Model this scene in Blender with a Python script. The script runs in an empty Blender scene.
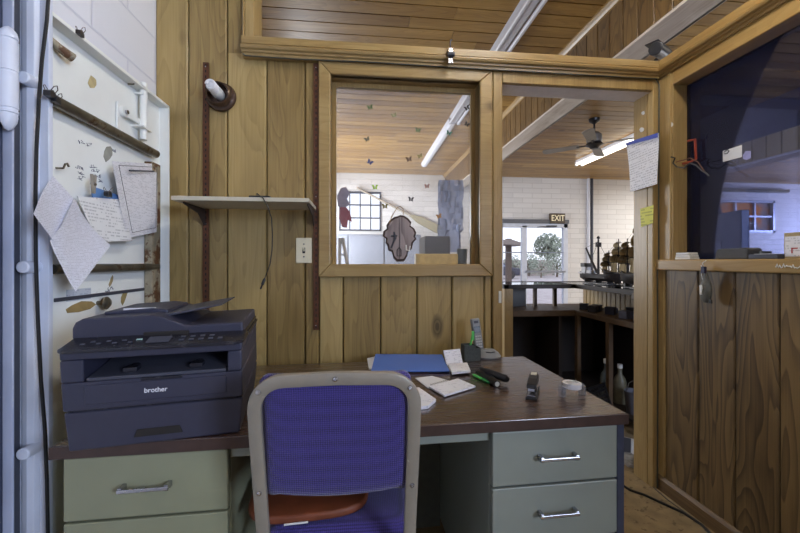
import bpy, bmesh, math, random
from mathutils import Vector, Matrix
random.seed(7)
C = bpy.context.scene.collection
PI = math.pi
TH = math.radians(6.02); F = 370.0; CAMH = 1.18; CX, CY = 400.0, 262.0
ST, CT = math.sin(TH), math.cos(TH)

# ---------- survey helpers: turn a point seen in the photo into a point on a real plane ----------
def _ray(x, y):
    a = (x-CX)/F; b = (CY-y)/F
    return Vector((ST + a*CT, CT - a*ST, b))
def atY(x, y, Y):
    d = _ray(x, y); t = Y/d.y; return Vector((d.x*t, Y, CAMH + d.z*t))
def atX(x, y, X):
    d = _ray(x, y); t = X/d.x; return Vector((X, d.y*t, CAMH + d.z*t))
def atZ(x, y, z):
    d = _ray(x, y); t = (z-CAMH)/d.z; return Vector((d.x*t, d.y*t, z))

# ---------- mesh builder ----------
class MB:
    def __init__(s): s.v = []; s.f = []; s.m = []; s.cur = 0; s.M = Matrix.Identity(4)
    def mat(s, i): s.cur = i; return s
    def xf(s, M): s.M = M; return s
    def add(s, vs, fs):
        o = len(s.v); s.v += [tuple(s.M @ Vector(v)) for v in vs]
        for f in fs: s.f.append([i+o for i in f]); s.m.append(s.cur)
        return s
    def box(s, x0, y0, z0, x1, y1, z1):
        x0, x1 = min(x0,x1), max(x0,x1); y0, y1 = min(y0,y1), max(y0,y1); z0, z1 = min(z0,z1), max(z0,z1)
        vs = [(x0,y0,z0),(x1,y0,z0),(x1,y1,z0),(x0,y1,z0),(x0,y0,z1),(x1,y0,z1),(x1,y1,z1),(x0,y1,z1)]
        return s.add(vs, [(0,3,2,1),(4,5,6,7),(0,1,5,4),(1,2,6,5),(2,3,7,6),(3,0,4,7)])
    def prism(s, poly, a, b, axis='y'):
        # poly in the two other axes, extruded from a to b along axis
        n = len(poly)
        def P(u, w, t): return {'y': (u,t,w), 'x': (t,u,w), 'z': (u,w,t)}[axis]
        vs = [P(u,w,a) for u,w in poly] + [P(u,w,b) for u,w in poly]
        fs = [tuple(range(n-1,-1,-1)), tuple(range(n,2*n))]
        fs += [(i,(i+1)%n,n+(i+1)%n,n+i) for i in range(n)]
        return s.add(vs, fs)
    def tube(s, path, r, n=10, closed=False, caps=True):
        P = [Vector(p) for p in path]; k = len(P)
        R = r if isinstance(r, (list,tuple)) else [r]*k
        rings = []; up = None
        for i in range(k):
            if closed: t = (P[(i+1)%k]-P[i-1])
            elif i == 0: t = P[1]-P[0]
            elif i == k-1: t = P[-1]-P[-2]
            else: t = (P[i+1]-P[i]).normalized()+(P[i]-P[i-1]).normalized()
            t.normalize()
            if up is None:
                up = Vector((0,0,1)) if abs(t.z) < .9 else Vector((1,0,0))
            u = (up - t*up.dot(t)); 
            if u.length < 1e-5: u = t.orthogonal()
            u.normalize(); w = t.cross(u); up = u
            rings.append([P[i] + (u*math.cos(2*PI*j/n) + w*math.sin(2*PI*j/n))*R[i] for j in range(n)])
        vs = [tuple(v) for rg in rings for v in rg]; fs = []
        for i in range(k if closed else k-1):
            a = i*n; b = ((i+1)%k)*n
            for j in range(n): fs.append((a+j, a+(j+1)%n, b+(j+1)%n, b+j))
        if caps and not closed:
            fs.append(tuple(range(n-1,-1,-1))); fs.append(tuple((k-1)*n+j for j in range(n)))
        return s.add(vs, fs)
    def cyl(s, p0, p1, r0, r1=None, n=20): return s.tube([p0,p1],[r0, r0 if r1 is None else r1], n)
    def lathe(s, prof, o=(0,0,0), axis=(0,0,1), n=24):
        ax = Vector(axis).normalized(); u = ax.orthogonal().normalized(); w = ax.cross(u); o = Vector(o)
        vs = []; fs = []; k = len(prof)
        for r, h in prof:
            for j in range(n):
                a = 2*PI*j/n; vs.append(tuple(o + ax*h + (u*math.cos(a)+w*math.sin(a))*max(r,1e-4)))
        for i in range(k-1):
            for j in range(n): fs.append((i*n+j, i*n+(j+1)%n, (i+1)*n+(j+1)%n, (i+1)*n+j))
        fs.append(tuple(range(n-1,-1,-1))); fs.append(tuple((k-1)*n+j for j in range(n)))
        return s.add(vs, fs)
    def sheet(s, grid, th=0.0006):
        # grid[i][j] of points -> sheet with real thickness
        r = len(grid); c = len(grid[0]); G = [[Vector(p) for p in row] for row in grid]
        nrm = []
        for i in range(r):
            row = []
            for j in range(c):
                a = G[min(i+1,r-1)][j]-G[max(i-1,0)][j]; b = G[i][min(j+1,c-1)]-G[i][max(j-1,0)]
                nn = a.cross(b); row.append(nn.normalized() if nn.length > 0 else Vector((0,0,1)))
            nrm.append(row)
        vs = [tuple(G[i][j]+nrm[i][j]*th/2) for i in range(r) for j in range(c)] + [tuple(G[i][j]-nrm[i][j]*th/2) for i in range(r) for j in range(c)]
        N = r*c; fs = []
        I = lambda i,j: i*c+j
        for i in range(r-1):
            for j in range(c-1):
                fs.append((I(i,j),I(i+1,j),I(i+1,j+1),I(i,j+1)))
                fs.append((N+I(i,j),N+I(i,j+1),N+I(i+1,j+1),N+I(i+1,j)))
        for i in range(r-1):
            fs.append((I(i,0),N+I(i,0),N+I(i+1,0),I(i+1,0))); fs.append((I(i,c-1),I(i+1,c-1),N+I(i+1,c-1),N+I(i,c-1)))
        for j in range(c-1):
            fs.append((I(0,j),I(0,j+1),N+I(0,j+1),N+I(0,j))); fs.append((I(r-1,j),N+I(r-1,j),N+I(r-1,j+1),I(r-1,j+1)))
        return s.add(vs, fs)
    def build(s, name, mats, parent=None, bevel=0, seg=2, smooth=False, loc=None, fix=True):
        me = bpy.data.meshes.new(name); me.from_pydata(s.v, [], s.f)
        mats = mats if isinstance(mats, (list,tuple)) else [mats]
        for m in mats: me.materials.append(m)
        me.polygons.foreach_set('material_index', s.m)
        if fix:
            bm = bmesh.new(); bm.from_mesh(me); bmesh.ops.recalc_face_normals(bm, faces=bm.faces); bm.to_mesh(me); bm.free()
        me.update()
        if smooth:
            me.polygons.foreach_set('use_smooth', [True]*len(me.polygons)); me.set_sharp_from_angle(angle=math.radians(38))
        o = bpy.data.objects.new(name, me); C.objects.link(o)
        if parent: o.parent = parent
        if loc: o.location = loc
        if bevel:
            b = o.modifiers.new('edge', 'BEVEL'); b.width = bevel; b.segments = seg; b.limit_method = 'ANGLE'; b.angle_limit = math.radians(40)
            b.use_clamp_overlap = True
        return o
def thing(name, label, cat, loc=(0,0,0), rz=0, group=None):
    o = bpy.data.objects.new(name, None); C.objects.link(o); o.empty_display_size = .05
    o.location = loc; o.rotation_euler = (0,0,rz); o['label'] = label; o['category'] = cat
    if group: o['group'] = group
    return o
def tag(o, label, cat, group=None, kind=None):
    o['label'] = label; o['category'] = cat
    if group: o['group'] = group
    if kind: o['kind'] = kind
    return o
def struct(o, label=None):
    o['kind'] = 'structure'
    if label: o['label'] = label
    return o
def text(name, s, size, mat, parent, loc, rot, ext=0.0006, cond=1.0):
    cu = bpy.data.curves.new(name, 'FONT'); cu.body = s; cu.size = size; cu.extrude = ext; cu.align_x = 'CENTER'; cu.align_y = 'CENTER'
    cu.materials.append(mat); cu.offset = size*0.006
    o = bpy.data.objects.new(name, cu); C.objects.link(o); o.parent = parent; o.location = loc; o.rotation_euler = rot; o.scale = (cond,1,1)
    bpy.context.view_layer.update(); me = bpy.data.meshes.new_from_object(o.evaluated_get(bpy.context.evaluated_depsgraph_get())); m2 = bpy.data.objects.new(name, me); C.objects.link(m2)
    m2.parent = parent; m2.location = loc; m2.rotation_euler = rot; m2.scale = (cond,1,1); bpy.data.objects.remove(o); m2.name = name
    return m2

# ---------- materials ----------
def lin(r, g, b):
    f = lambda c: c/12.92 if c <= .04045 else ((c+.055)/1.055)**2.4
    return (f(r/255), f(g/255), f(b/255), 1)
class NT:
    def __init__(s, name):
        s.m = bpy.data.materials.new(name); s.m.use_nodes = True; s.t = s.m.node_tree; s.b = s.t.nodes['Principled BSDF']; s.out = s.t.nodes['Material Output']
    def n(s, ty, **kw):
        nd = s.t.nodes.new(ty)
        for k, v in kw.items():
            if k in nd.inputs.keys(): nd.inputs[k].default_value = v
            else: setattr(nd, k, v)
        return nd
    def l(s, a, b): s.t.links.new(a, b)
    def ramp(s, fac, stops):
        r = s.n('ShaderNodeValToRGB'); e = r.color_ramp.elements
        while len(e) < len(stops): e.new(.5)
        for i,(p,c) in enumerate(stops): e[i].position = p; e[i].color = c
        s.l(fac, r.inputs[0]); return r.outputs[0]
    def mix(s, fac, a, b, mode='MIX'):
        m = s.n('ShaderNodeMix', data_type='RGBA', blend_type=mode)
        for i, v in ((0,fac),(6,a),(7,b)):
            if isinstance(v, (int,float)): m.inputs[i].default_value = v
            elif isinstance(v, tuple): m.inputs[i].default_value = v
            else: s.l(v, m.inputs[i])
        return m.outputs[2]
    def math(s, op, a, b=0.0):
        m = s.n('ShaderNodeMath', operation=op)
        for i, v in ((0,a),(1,b)):
            if isinstance(v, (int,float)): m.inputs[i].default_value = v
            else: s.l(v, m.inputs[i])
        return m.outputs[0]
    def bump(s, h, st=.3, d=.002):
        b = s.n('ShaderNodeBump', Strength=st, Distance=d); s.l(h, b.inputs['Height']); s.l(b.outputs[0], s.b.inputs['Normal'])
def plain(name, col, rough=.5, metal=0, noise=.12, scale=30, spec=.5, coat=0, dirt=None, dscale=6, dth=.62):
    t = NT(name); tc = t.n('ShaderNodeTexCoord')
    nz = t.n('ShaderNodeTexNoise', Scale=scale, Detail=5.0); t.l(tc.outputs['Object'], nz.inputs['Vector'])
    c1 = tuple(max(0,c*(1-noise)) for c in col[:3])+(1,); c2 = tuple(min(1,c*(1+noise)) for c in col[:3])+(1,)
    c = t.ramp(nz.outputs[0], [(.3,c1),(.7,c2)])
    if dirt:
        n2 = t.n('ShaderNodeTexNoise', Scale=dscale, Detail=8.0, Roughness=.7); t.l(tc.outputs['Object'], n2.inputs['Vector'])
        k = t.ramp(n2.outputs[0], [(dth,(0,0,0,1)),(min(1,dth+.05),(1,1,1,1))])
        c = t.mix(k, c, dirt)
    t.l(c, t.b.inputs['Base Color']); t.b.inputs['Roughness'].default_value = rough; t.b.inputs['Metallic'].default_value = metal
    t.b.inputs['Specular IOR Level'].default_value = spec; t.b.inputs['Coat Weight'].default_value = coat
    t.l(t.math('ADD', t.math('MULTIPLY', nz.outputs[0], .15), rough-.07), t.b.inputs['Roughness'])
    return t.m
def wood(name, light, mid, dark, axis='z', rough=.38, ring=.5, knots=.5, var=.3, gs=1.0, wear=None, coat=.0, fine=.45):
    """boards: every loose board of a mesh gets its own tone and grain"""
    t = NT(name); tc = t.n('ShaderNodeTexCoord'); gi = t.n('ShaderNodeNewGeometry')
    rnd = gi.outputs['Random Per Island']
    off = t.n('ShaderNodeCombineXYZ')
    t.l(t.math('MULTIPLY', rnd, 37.0), off.inputs[0]); t.l(t.math('MULTIPLY', rnd, 91.0), off.inputs[1]); t.l(t.math('MULTIPLY', rnd, 53.0), off.inputs[2])
    add = t.n('ShaderNodeVectorMath', operation='ADD'); t.l(tc.outputs['Object'], add.inputs[0]); t.l(off.outputs[0], add.inputs[1])
    k = {'x': 0, 'y': 1, 'z': 2}[axis]
    def mp(sl, sc):
        m = t.n('ShaderNodeMapping'); v = [sc]*3; v[k] = sl; m.inputs['Scale'].default_value = v; t.l(add.outputs[0], m.inputs[0]); return m.outputs[0]
    # cathedral figure
    n1 = t.n('ShaderNodeTexNoise', Scale=1.0, Detail=2.0, Roughness=.4, Distortion=.3); t.l(mp(1.1*gs, 7.0*gs), n1.inputs['Vector'])
    rg = t.math('FRACT', t.math('MULTIPLY', n1.outputs[0], 15.0))
    rg = t.ramp(rg, [(0,(0,0,0,1)),(.55,(.35,.35,.35,1)),(.93,(1,1,1,1)),(1,(0,0,0,1))])
    # fine fibre
    n2 = t.n('ShaderNodeTexNoise', Scale=1.0, Detail=6.0, Roughness=.65); t.l(mp(3.0, 150.0), n2.inputs['Vector'])
    n3 = t.n('ShaderNodeTexNoise', Scale=1.0, Detail=3.0); t.l(mp(1.2, 9.0), n3.inputs['Vector'])
    f = t.math('ADD', t.math('MULTIPLY', rg, ring), t.math('MULTIPLY', n2.outputs[0], fine))
    f = t.math('ADD', f, t.math('MULTIPLY', n3.outputs[0], 1.0-ring*.5-fine*.5))
    f = t.math('ADD', f, t.math('MULTIPLY', t.math('SUBTRACT', rnd, .5), var))
    c = t.ramp(f, [(.25,light),(.6,mid),(1.0,dark)])
    # knots
    vo = t.n('ShaderNodeTexVoronoi', Scale=1.0); t.l(mp(2.1, 4.2), vo.inputs['Vector']); vo.inputs['Randomness'].default_value = 1
    sep = t.n('ShaderNodeSeparateColor'); t.l(vo.outputs['Color'], sep.inputs[0])
    keep = t.math('LESS_THAN', sep.outputs[0], knots)
    kd = t.ramp(vo.outputs['Distance'], [(.035,(1,1,1,1)),(.06,(.55,.55,.55,1)),(.075,(.9,.9,.9,1)),(.15,(0,0,0,1))])
    kd = t.math('MULTIPLY', kd, keep)
    c = t.mix(t.math('MULTIPLY', kd, .85), c, tuple(x*.35 for x in dark[:3])+(1,))
    if wear:
        n4 = t.n('ShaderNodeTexNoise', Scale=2.3, Detail=7.0, Roughness=.65); t.l(tc.outputs['Object'], n4.inputs['Vector'])
        c = t.mix(t.ramp(n4.outputs[0], [(.5,(0,0,0,1)),(.75,(.8,.8,.8,1))]), c, wear)
    t.l(c, t.b.inputs['Base Color'])
    t.l(t.math('ADD', t.math('MULTIPLY', n2.outputs[0], .2), rough-.1), t.b.inputs['Roughness'])
    t.b.inputs['Coat Weight'].default_value = coat; t.b.inputs['Coat Roughness'].default_value = .24; t.b.inputs['Coat IOR'].default_value = 1.5 if coat < .5 else 1.9
    t.bump(t.math('ADD', n2.outputs[0], t.math('MULTIPLY', rg, .4)), .25, .001)
    return t.m
def blocks(name, col, mortar, bw, bh, u='x', rough=.6, dirt=None, mix=.35, msz=.006):
    t = NT(name); tc = t.n('ShaderNodeTexCoord'); sp = t.n('ShaderNodeSeparateXYZ'); t.l(tc.outputs['Object'], sp.inputs[0])
    cb = t.n('ShaderNodeCombineXYZ'); t.l(sp.outputs[{'x':0,'y':1}[u]], cb.inputs[0]); t.l(sp.outputs[2], cb.inputs[1])
    br = t.n('ShaderNodeTexBrick'); br.inputs['Scale'].default_value = 1; br.inputs['Brick Width'].default_value = bw; br.inputs['Row Height'].default_value = bh
    br.inputs['Mortar Size'].default_value = msz; br.inputs['Mortar Smooth'].default_value = .6
    br.inputs['Color1'].default_value = col; br.inputs['Color2'].default_value = tuple(c*.9 for c in col[:3])+(1,); br.inputs['Mortar'].default_value = mortar
    t.l(cb.outputs[0], br.inputs['Vector'])
    nz = t.n('ShaderNodeTexNoise', Scale=14.0, Detail=7.0, Roughness=.7); t.l(tc.outputs['Object'], nz.inputs['Vector'])
    c = t.mix(t.ramp(nz.outputs[0], [(.55,(0,0,0,1)),(.8,(mix,mix,mix,1))]), br.outputs['Color'], dirt or mortar)
    t.l(c, t.b.inputs['Base Color']); t.b.inputs['Roughness'].default_value = rough
    n2 = t.n('ShaderNodeTexNoise', Scale=120.0, Detail=4.0); t.l(tc.outputs['Object'], n2.inputs['Vector'])
    t.bump(t.math('SUBTRACT', t.math('MULTIPLY', n2.outputs[0], .5), t.math('MULTIPLY', br.outputs['Fac'], 1.2)), .6, .004)
    return t.m
def glass(name, tint=(1,1,1,1), haze=0.0, hazecol=(.8,.85,1,1), rough=.02, smear=0.0):
    t = NT(name); t.t.nodes.remove(t.b)
    tr = t.n('ShaderNodeBsdfTransparent'); tr.inputs[0].default_value = tint
    gl = t.n('ShaderNodeBsdfGlossy'); gl.inputs['Roughness'].default_value = rough
    fr = t.n('ShaderNodeFresnel', IOR=1.45)
    m1 = t.n('ShaderNodeMixShader'); t.l(fr.outputs[0], m1.inputs[0]); t.l(tr.outputs[0], m1.inputs[1]); t.l(gl.outputs[0], m1.inputs[2])
    last = m1.outputs[0]
    if haze:
        tc = t.n('ShaderNodeTexCoord'); nz = t.n('ShaderNodeTexNoise', Scale=5.0, Detail=6.0); t.l(tc.outputs['Object'], nz.inputs['Vector'])
        df = t.n('ShaderNodeBsdfDiffuse'); df.inputs[0].default_value = hazecol
        tl = t.n('ShaderNodeBsdfTranslucent'); tl.inputs[0].default_value = hazecol
        ad = t.n('ShaderNodeMixShader'); ad.inputs[0].default_value = .5; t.l(df.outputs[0], ad.inputs[1]); t.l(tl.outputs[0], ad.inputs[2])
        m2 = t.n('ShaderNodeMixShader'); t.l(t.math('ADD', haze, t.math('MULTIPLY', t.math('SUBTRACT', nz.outputs[0], .5), smear)), m2.inputs[0])
        t.l(last, m2.inputs[1]); t.l(ad.outputs[0], m2.inputs[2]); last = m2.outputs[0]
    t.l(last, t.out.inputs[0]); return t.m
def emit(name, col, st):
    t = NT(name); t.b.inputs['Base Color'].default_value = col; t.b.inputs['Emission Color'].default_value = col; t.b.inputs['Emission Strength'].default_value = st; return t.m
def printed(name, paper=lin(232,232,238), ink=(.12,.12,.16,1), rows=140.0, dens=.5, u=0, v=2, marks=25.0):
    """paper with rows of small unreadable print"""
    t = NT(name); tc = t.n('ShaderNodeTexCoord'); sp = t.n('ShaderNodeSeparateXYZ'); t.l(tc.outputs['Object'], sp.inputs[0])
    U, V = sp.outputs[u], sp.outputs[v]
    row = t.math('FRACT', t.math('MULTIPLY', V, rows)); line = t.math('LESS_THAN', row, .42)
    rid = t.math('FLOOR', t.math('MULTIPLY', V, rows))
    cb = t.n('ShaderNodeCombineXYZ'); t.l(t.math('MULTIPLY', U, 9.0*marks), cb.inputs[0]); t.l(t.math('MULTIPLY', rid, 7.31), cb.inputs[1])
    nz = t.n('ShaderNodeTexNoise', Scale=1.0, Detail=0.0); t.l(cb.outputs[0], nz.inputs['Vector'])
    cb2 = t.n('ShaderNodeCombineXYZ'); t.l(t.math('MULTIPLY', U, marks), cb2.inputs[0]); t.l(t.math('MULTIPLY', rid, .9), cb2.inputs[1])
    n2 = t.n('ShaderNodeTexNoise', Scale=1.0, Detail=1.0); t.l(cb2.outputs[0], n2.inputs['Vector'])
    k = t.math('MULTIPLY', line, t.math('MULTIPLY', t.math('GREATER_THAN', nz.outputs[0], .45), t.math('GREATER_THAN', n2.outputs[0], 1-dens)))
    t.l(t.mix(t.math('MULTIPLY', k, .38), paper, ink), t.b.inputs['Base Color']); t.b.inputs['Roughness'].default_value = .6
    return t.m

PL, PM, PD = lin(194,170,116), lin(166,142,90), lin(116,94,55)
M = {}
M['pine_z'] = wood('varnished_pine_upright', PL, PM, PD, 'z', rough=.4, knots=.5, ring=.13, var=.5)
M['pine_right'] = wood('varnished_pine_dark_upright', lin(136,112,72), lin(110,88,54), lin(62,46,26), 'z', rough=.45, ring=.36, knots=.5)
M['pine_x'] = wood('varnished_pine_trim', lin(186,162,112), lin(162,136,88), lin(124,98,58), 'x', rough=.35, ring=.12, knots=.06, var=.15)
M['pine_y'] = wood('varnished_pine_trim_side', lin(178,150,98), lin(156,126,76), lin(122,94,52), 'y', rough=.35, ring=.12, knots=.06, var=.15)
M['pine_t'] = wood('varnished_pine_casing', lin(186,162,112), lin(162,136,88), lin(124,98,58), 'z', rough=.35, ring=.12, knots=.1, var=.15)
M['ceil'] = wood('varnished_ceiling_planks', lin(188,152,86), lin(156,120,62), lin(108,78,38), 'x', rough=.4, ring=.15, knots=.2, var=.35, coat=.08)
M['bulk'] = wood('bulkhead_planks', lin(136,108,66), lin(112,86,50), lin(74,54,30), 'z', rough=.45, ring=.4, knots=.1, var=.2)
M['beam'] = wood('weathered_pale_beam', lin(226,220,214), lin(204,194,184), lin(150,132,114), 'y', rough=.6, ring=.1, knots=.05, var=.1, wear=lin(225,220,212))
M['groove'] = plain('groove_dark_backing', lin(58,40,22), .8)  # dark backing behind the gaps between boards
M['block'] = blocks('white_painted_block', lin(236,238,246), lin(216,218,230), .40, .20, 'y', rough=.6, mix=.2)
M['block_far'] = blocks('white_painted_brick', lin(232,230,228), lin(206,204,202), .42, .105, 'x', rough=.6, mix=.3, msz=.007)
M['floor'] = plain('worn_vinyl_floor', lin(140,122,92), .6, noise=.25, scale=14, dirt=lin(96,80,56), dscale=26, dth=.56)
M['steel_w'] = plain('painted_steel_white', lin(238,240,236), .45, noise=.03, scale=9, dirt=lin(138,128,108), dscale=7, dth=.66)
M['steel_b'] = plain('white_steel_cool_tint', lin(214,220,234), .35, noise=.08, scale=8, dirt=lin(110,112,124), dscale=9, dth=.68)  # cool daylight tint put into the white steel colour
M['steel_gb'] = plain('painted_steel_grey_blue', lin(176,184,206), .4, noise=.1, scale=8)
M['rusty'] = plain('rusty_painted_steel', lin(150,140,118), .6, noise=.3, scale=22, dirt=lin(92,60,34), dscale=14, dth=.5)
M['barsteel'] = plain('worn_bar_steel', lin(112,106,92), .35, metal=.7, noise=.4, scale=12, dirt=lin(88,66,42), dscale=9, dth=.55)
M['rail'] = plain('brown_slotted_metal', lin(92,56,36), .5, metal=.3, noise=.3, scale=40)
M['black'] = plain('black_plastic', lin(26,26,30), .4)
M['dark'] = plain('dark_void_paint', lin(30,26,24), .8)
M['chrome'] = plain('dull_chrome', lin(180,180,185), .25, metal=1, noise=.1)
M['white'] = plain('white_plastic', lin(226,226,222), .4, noise=.03)
M['cream'] = plain('cream_plastic', lin(226,218,190), .4, noise=.03)
M['desk_m'] = plain('desk_enamel_sage', lin(138,145,136), .4, noise=.05, scale=8, dirt=lin(112,108,88), dscale=12, dth=.68)
M['desk_side'] = plain('dark_blue_steel_edge', lin(70,76,96), .35, metal=.3)
M['desk_in'] = plain('dark_kneehole_steel', lin(84,86,78), .5)
M['desktop'] = wood('walnut_laminate_top', lin(86,62,50), lin(66,46,38), lin(42,30,26), 'x', rough=.27, ring=.3, knots=0, var=0, gs=1.3, fine=.5, coat=.9)
M['deskedge'] = plain('walnut_edge_band', lin(64,46,40), .4, noise=.2)
M['printer'] = plain('printer_charcoal_shell', lin(50,51,68), .42, noise=.04, scale=90)
M['printer_d'] = plain('printer_black_gloss', lin(34,34,42), .25, noise=.05)
M['printer_g'] = plain('printer_grey_tray', lin(66,68,80), .45, noise=.05)
M['fabric'] = None
M['paper'] = plain('white_paper', lin(222,222,226), .7, noise=.02)
M['cable'] = plain('black_cable_rubber', lin(22,22,24), .5)

# fabric with a woven grid
t = NT('purple_woven_fabric'); tc = t.n('ShaderNodeTexCoord')
def wv(ax, sc):
    w = t.n('ShaderNodeTexWave', wave_type='BANDS', bands_direction=ax, Scale=sc, Distortion=1.2); w.inputs['Detail Scale'].default_value = 3; t.l(tc.outputs['Object'], w.inputs['Vector']); return w.outputs['Fac']
h = t.math('MULTIPLY', t.math('ADD', wv('X', 62.0), .3), t.math('ADD', wv('Z', 62.0), .3))
h2 = t.math('ADD', h, t.math('MULTIPLY', wv('Y', 62.0), .25))
t.l(t.ramp(h2, [(.0,lin(18,14,46)),(.5,lin(42,32,98)),(1,lin(62,50,126))]), t.b.inputs['Base Color'])
t.b.inputs['Roughness'].default_value = .9; t.b.inputs['Sheen Weight'].default_value = .3; t.bump(h2, .5, .0015); M['fabric'] = t.m
M['taupe'] = plain('taupe_enamel_tube', lin(138,130,116), .4, noise=.06, scale=25, dirt=lin(176,168,150), dscale=30, dth=.66)
M['leather'] = plain('brown_leather', lin(112,58,34), .5, noise=.15)

# =====================================================================
# THE SETTING
# =====================================================================
XL, XR, YW, YF, HC = -.936, 1.55, 1.80, 7.42, 2.95
XE, YB = 11.0, -2.6      # far right end of the building, wall behind the camera
# floor
b = MB(); b.box(XL-.1, YB-.1, -.1, XE+.1, YF+.15, 0); struct(b.build('floor', M['floor']), 'worn tan floor with dark wear')
# ceiling planks along X
b = MB(); r = random.Random(3); y = YB; w = .128
while y < YF:
    x = XL - r.random()*1.5 - .3
    while x < XE:
        L = 1.6 + r.random()*2.6; x0 = max(x, XL-.02); x1 = min(x+L, XE)
        if x1 > x0: b.box(x0+.0012, y+.005, HC, x1-.0012, min(y+w,YF)-.005, HC+.018)
        x += L
    y += w
b.mat(1).box(XL-.1, YB-.1, HC+.016, XE+.1, YF+.15, HC+.06)
struct(b.build('ceiling', [M['ceil'], M['groove']]), 'varnished tongue and groove plank ceiling')
# left wall of painted block
b = MB(); b.box(XL-.2, YB-.1, 0, XL, YF+.1, HC+.02); struct(b.build('wall_left', M['block']), 'white painted block wall behind the steel door')
b = MB(); b.box(XE, YB-.1, 0, XE+.2, YF+.1, HC+.02); struct(b.build('wall_right', M['block']))
# wall behind the camera, opening added for the daylight lamp
b = MB(); WX0, WX1, WZ0, WZ1 = 2.15, 3.65, 1.2, 2.6
b.box(XL-.1, YB-.2, 0, WX0, YB, HC); b.box(WX1, YB-.2, 0, XE+.1, YB, HC); b.box(WX0, YB-.2, 0, WX1, YB, WZ0); b.box(WX0, YB-.2, WZ1, WX1, YB, HC)
struct(b.build('wall_rear', M['block_far']))

# far wall: openings for left window, exit door, right window
def far_wall():
    b = MB(); ops = [(-.43, .40, 1.80, 2.58), (2.86, 4.33, 0, 2.02), (7.35, 9.28, 1.84, 2.56)]
    x = XL-.1
    for (a, c, z0, z1) in ops:
        b.box(x, YF, 0, a, YF+.2, HC+.02)
        if z0 > 0: b.box(a, YF, 0, c, YF+.2, z0)
        b.box(a, YF, z1, c, YF+.2, HC+.02); x = c
    b.box(x, YF, 0, XE+.1, YF+.2, HC+.02)
    struct(b.build('wall_far', M['block_far']), 'white painted brick wall beyond the partition')
far_wall()

# --- partition wall with pine boards ---
def boards_z(b, xs, y0, y1, z0, z1, g=.0022, ax='x'):
    for a, c in zip(xs[:-1], xs[1:]):
        lo, hi = min(a,c)+g, max(a,c)-g
        pr = [(lo, y1), (lo, y0+.005), (lo+.005, y0), (hi-.005, y0), (hi, y0+.005), (hi, y1)] if True else None
        if ax == 'x': b.prism(pr, z0, z1, 'z')
        else: b.prism([(v, u) for u, v in pr], z0, z1, 'z')
LZ = 2.135
b = MB()
boards_z(b, [XL, -.793, -.621], YW, YW+.02, 0, HC)
boards_z(b, [-.621, -.536], YW, YW+.02, LZ+.02, HC)
boards_z(b, [-.621, -.4426, -.266, -.2], YW, YW+.02, 0, LZ+.02)
boards_z(b, [-.2, -.086, .095, .274, .4495, .615, .654], YW, YW+.02, 0, 1.11)
b.mat(1)
b.box(XL, YW+.018, 0, -.52, YW+.09, HC); b.box(-.52, YW+.018, 0, -.16, YW+.09, LZ+.02); b.box(-.16, YW+.018, 0, .60, YW+.09, 1.12)
b.box(.60, YW+.018, 0, .69, YW+.09, LZ+.02); b.box(-.16, YW+.018, 2.09, .60, YW+.09, LZ+.02); b.box(.69, YW+.018, 2.09, 1.52, YW+.09, LZ+.02)
b.box(1.52, YW+.018, 0, 1.60, YW+.09, LZ+.02)
b.mat(2)
b.box(XL, YW+.09, 0, -.52, YW+.11, HC); b.box(-.52, YW+.09, 0, -.16, YW+.11, LZ+.02); b.box(-.16, YW+.09, 0, .60, YW+.11, 1.12); b.box(.60, YW+.09, 0, .70, YW+.11, LZ+.02)
b.box(-.16, YW+.09, 2.08, .60, YW+.11, LZ+.02); b.box(.69, YW+.09, 2.09, 1.52, YW+.11, LZ+.02); b.box(1.52, YW+.09, 0, 1.60, YW+.11, LZ+.02)
wb = struct(b.build('wall_back', [M['pine_z'], M['groove'], M['bulk']]), 'knotty pine board partition')

# partition window
def frame_rect(b, x0, x1, z0, z1, w, y0, y1):
    """mitred flat casing, rounded front"""
    def pr(p): b.add(p, [(0,1,2,3),(7,6,5,4),(0,4,5,1),(1,5,6,2),(2,6,7,3),(3,7,4,0)])
    O = [(x0,z0),(x1,z0),(x1,z1),(x0,z1)]; I = [(x0+w[0],z0+w[1]),(x1-w[2],z0+w[1]),(x1-w[2],z1-w[3]),(x0+w[0],z1-w[3])]
    for k in range(4):
        j = (k+1)%4; q = [O[k],O[j],I[j],I[k]]
        pr([(u,y0,v) for u,v in q]+[(u,y1,v) for u,v in q])
win = bpy.data.objects.new('window_1', None); C.objects.link(win); struct(win, 'interior window in the pine partition'); 
b = MB(); frame_rect(b, -.2, .652, 1.108, 2.134, (.057,.062,.066,.06), YW-.022, YW+.02); b.build('casing', M['pine_x'], win, bevel=.006, seg=3)
b = MB()
b.box(-.163, YW-.005, 1.15, -.143, YW+.13, 2.09); b.box(.586, YW-.005, 1.15, .606, YW+.13, 2.09); b.box(-.163, YW-.005, 2.074, .606, YW+.13, 2.094); b.box(-.163, YW-.005, 1.148, .606, YW+.20, 1.168)
b.box(-.143, YW+.06, 1.168, -.122, YW+.085, 2.074); b.box(.565, YW+.06, 1.168, .586, YW+.085, 2.074); b.box(-.122, YW+.06, 2.05, .565, YW+.085, 2.074)
b.build('window_frame', M['pine_t'], win, bevel=.0015)
b = MB(); b.box(-.125, YW+.086, 1.168, .568, YW+.091, 2.072); b.build('glass', glass('dusty_window_glass', haze=.10, smear=.16, hazecol=(.8,.86,1,1)), win)

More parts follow.
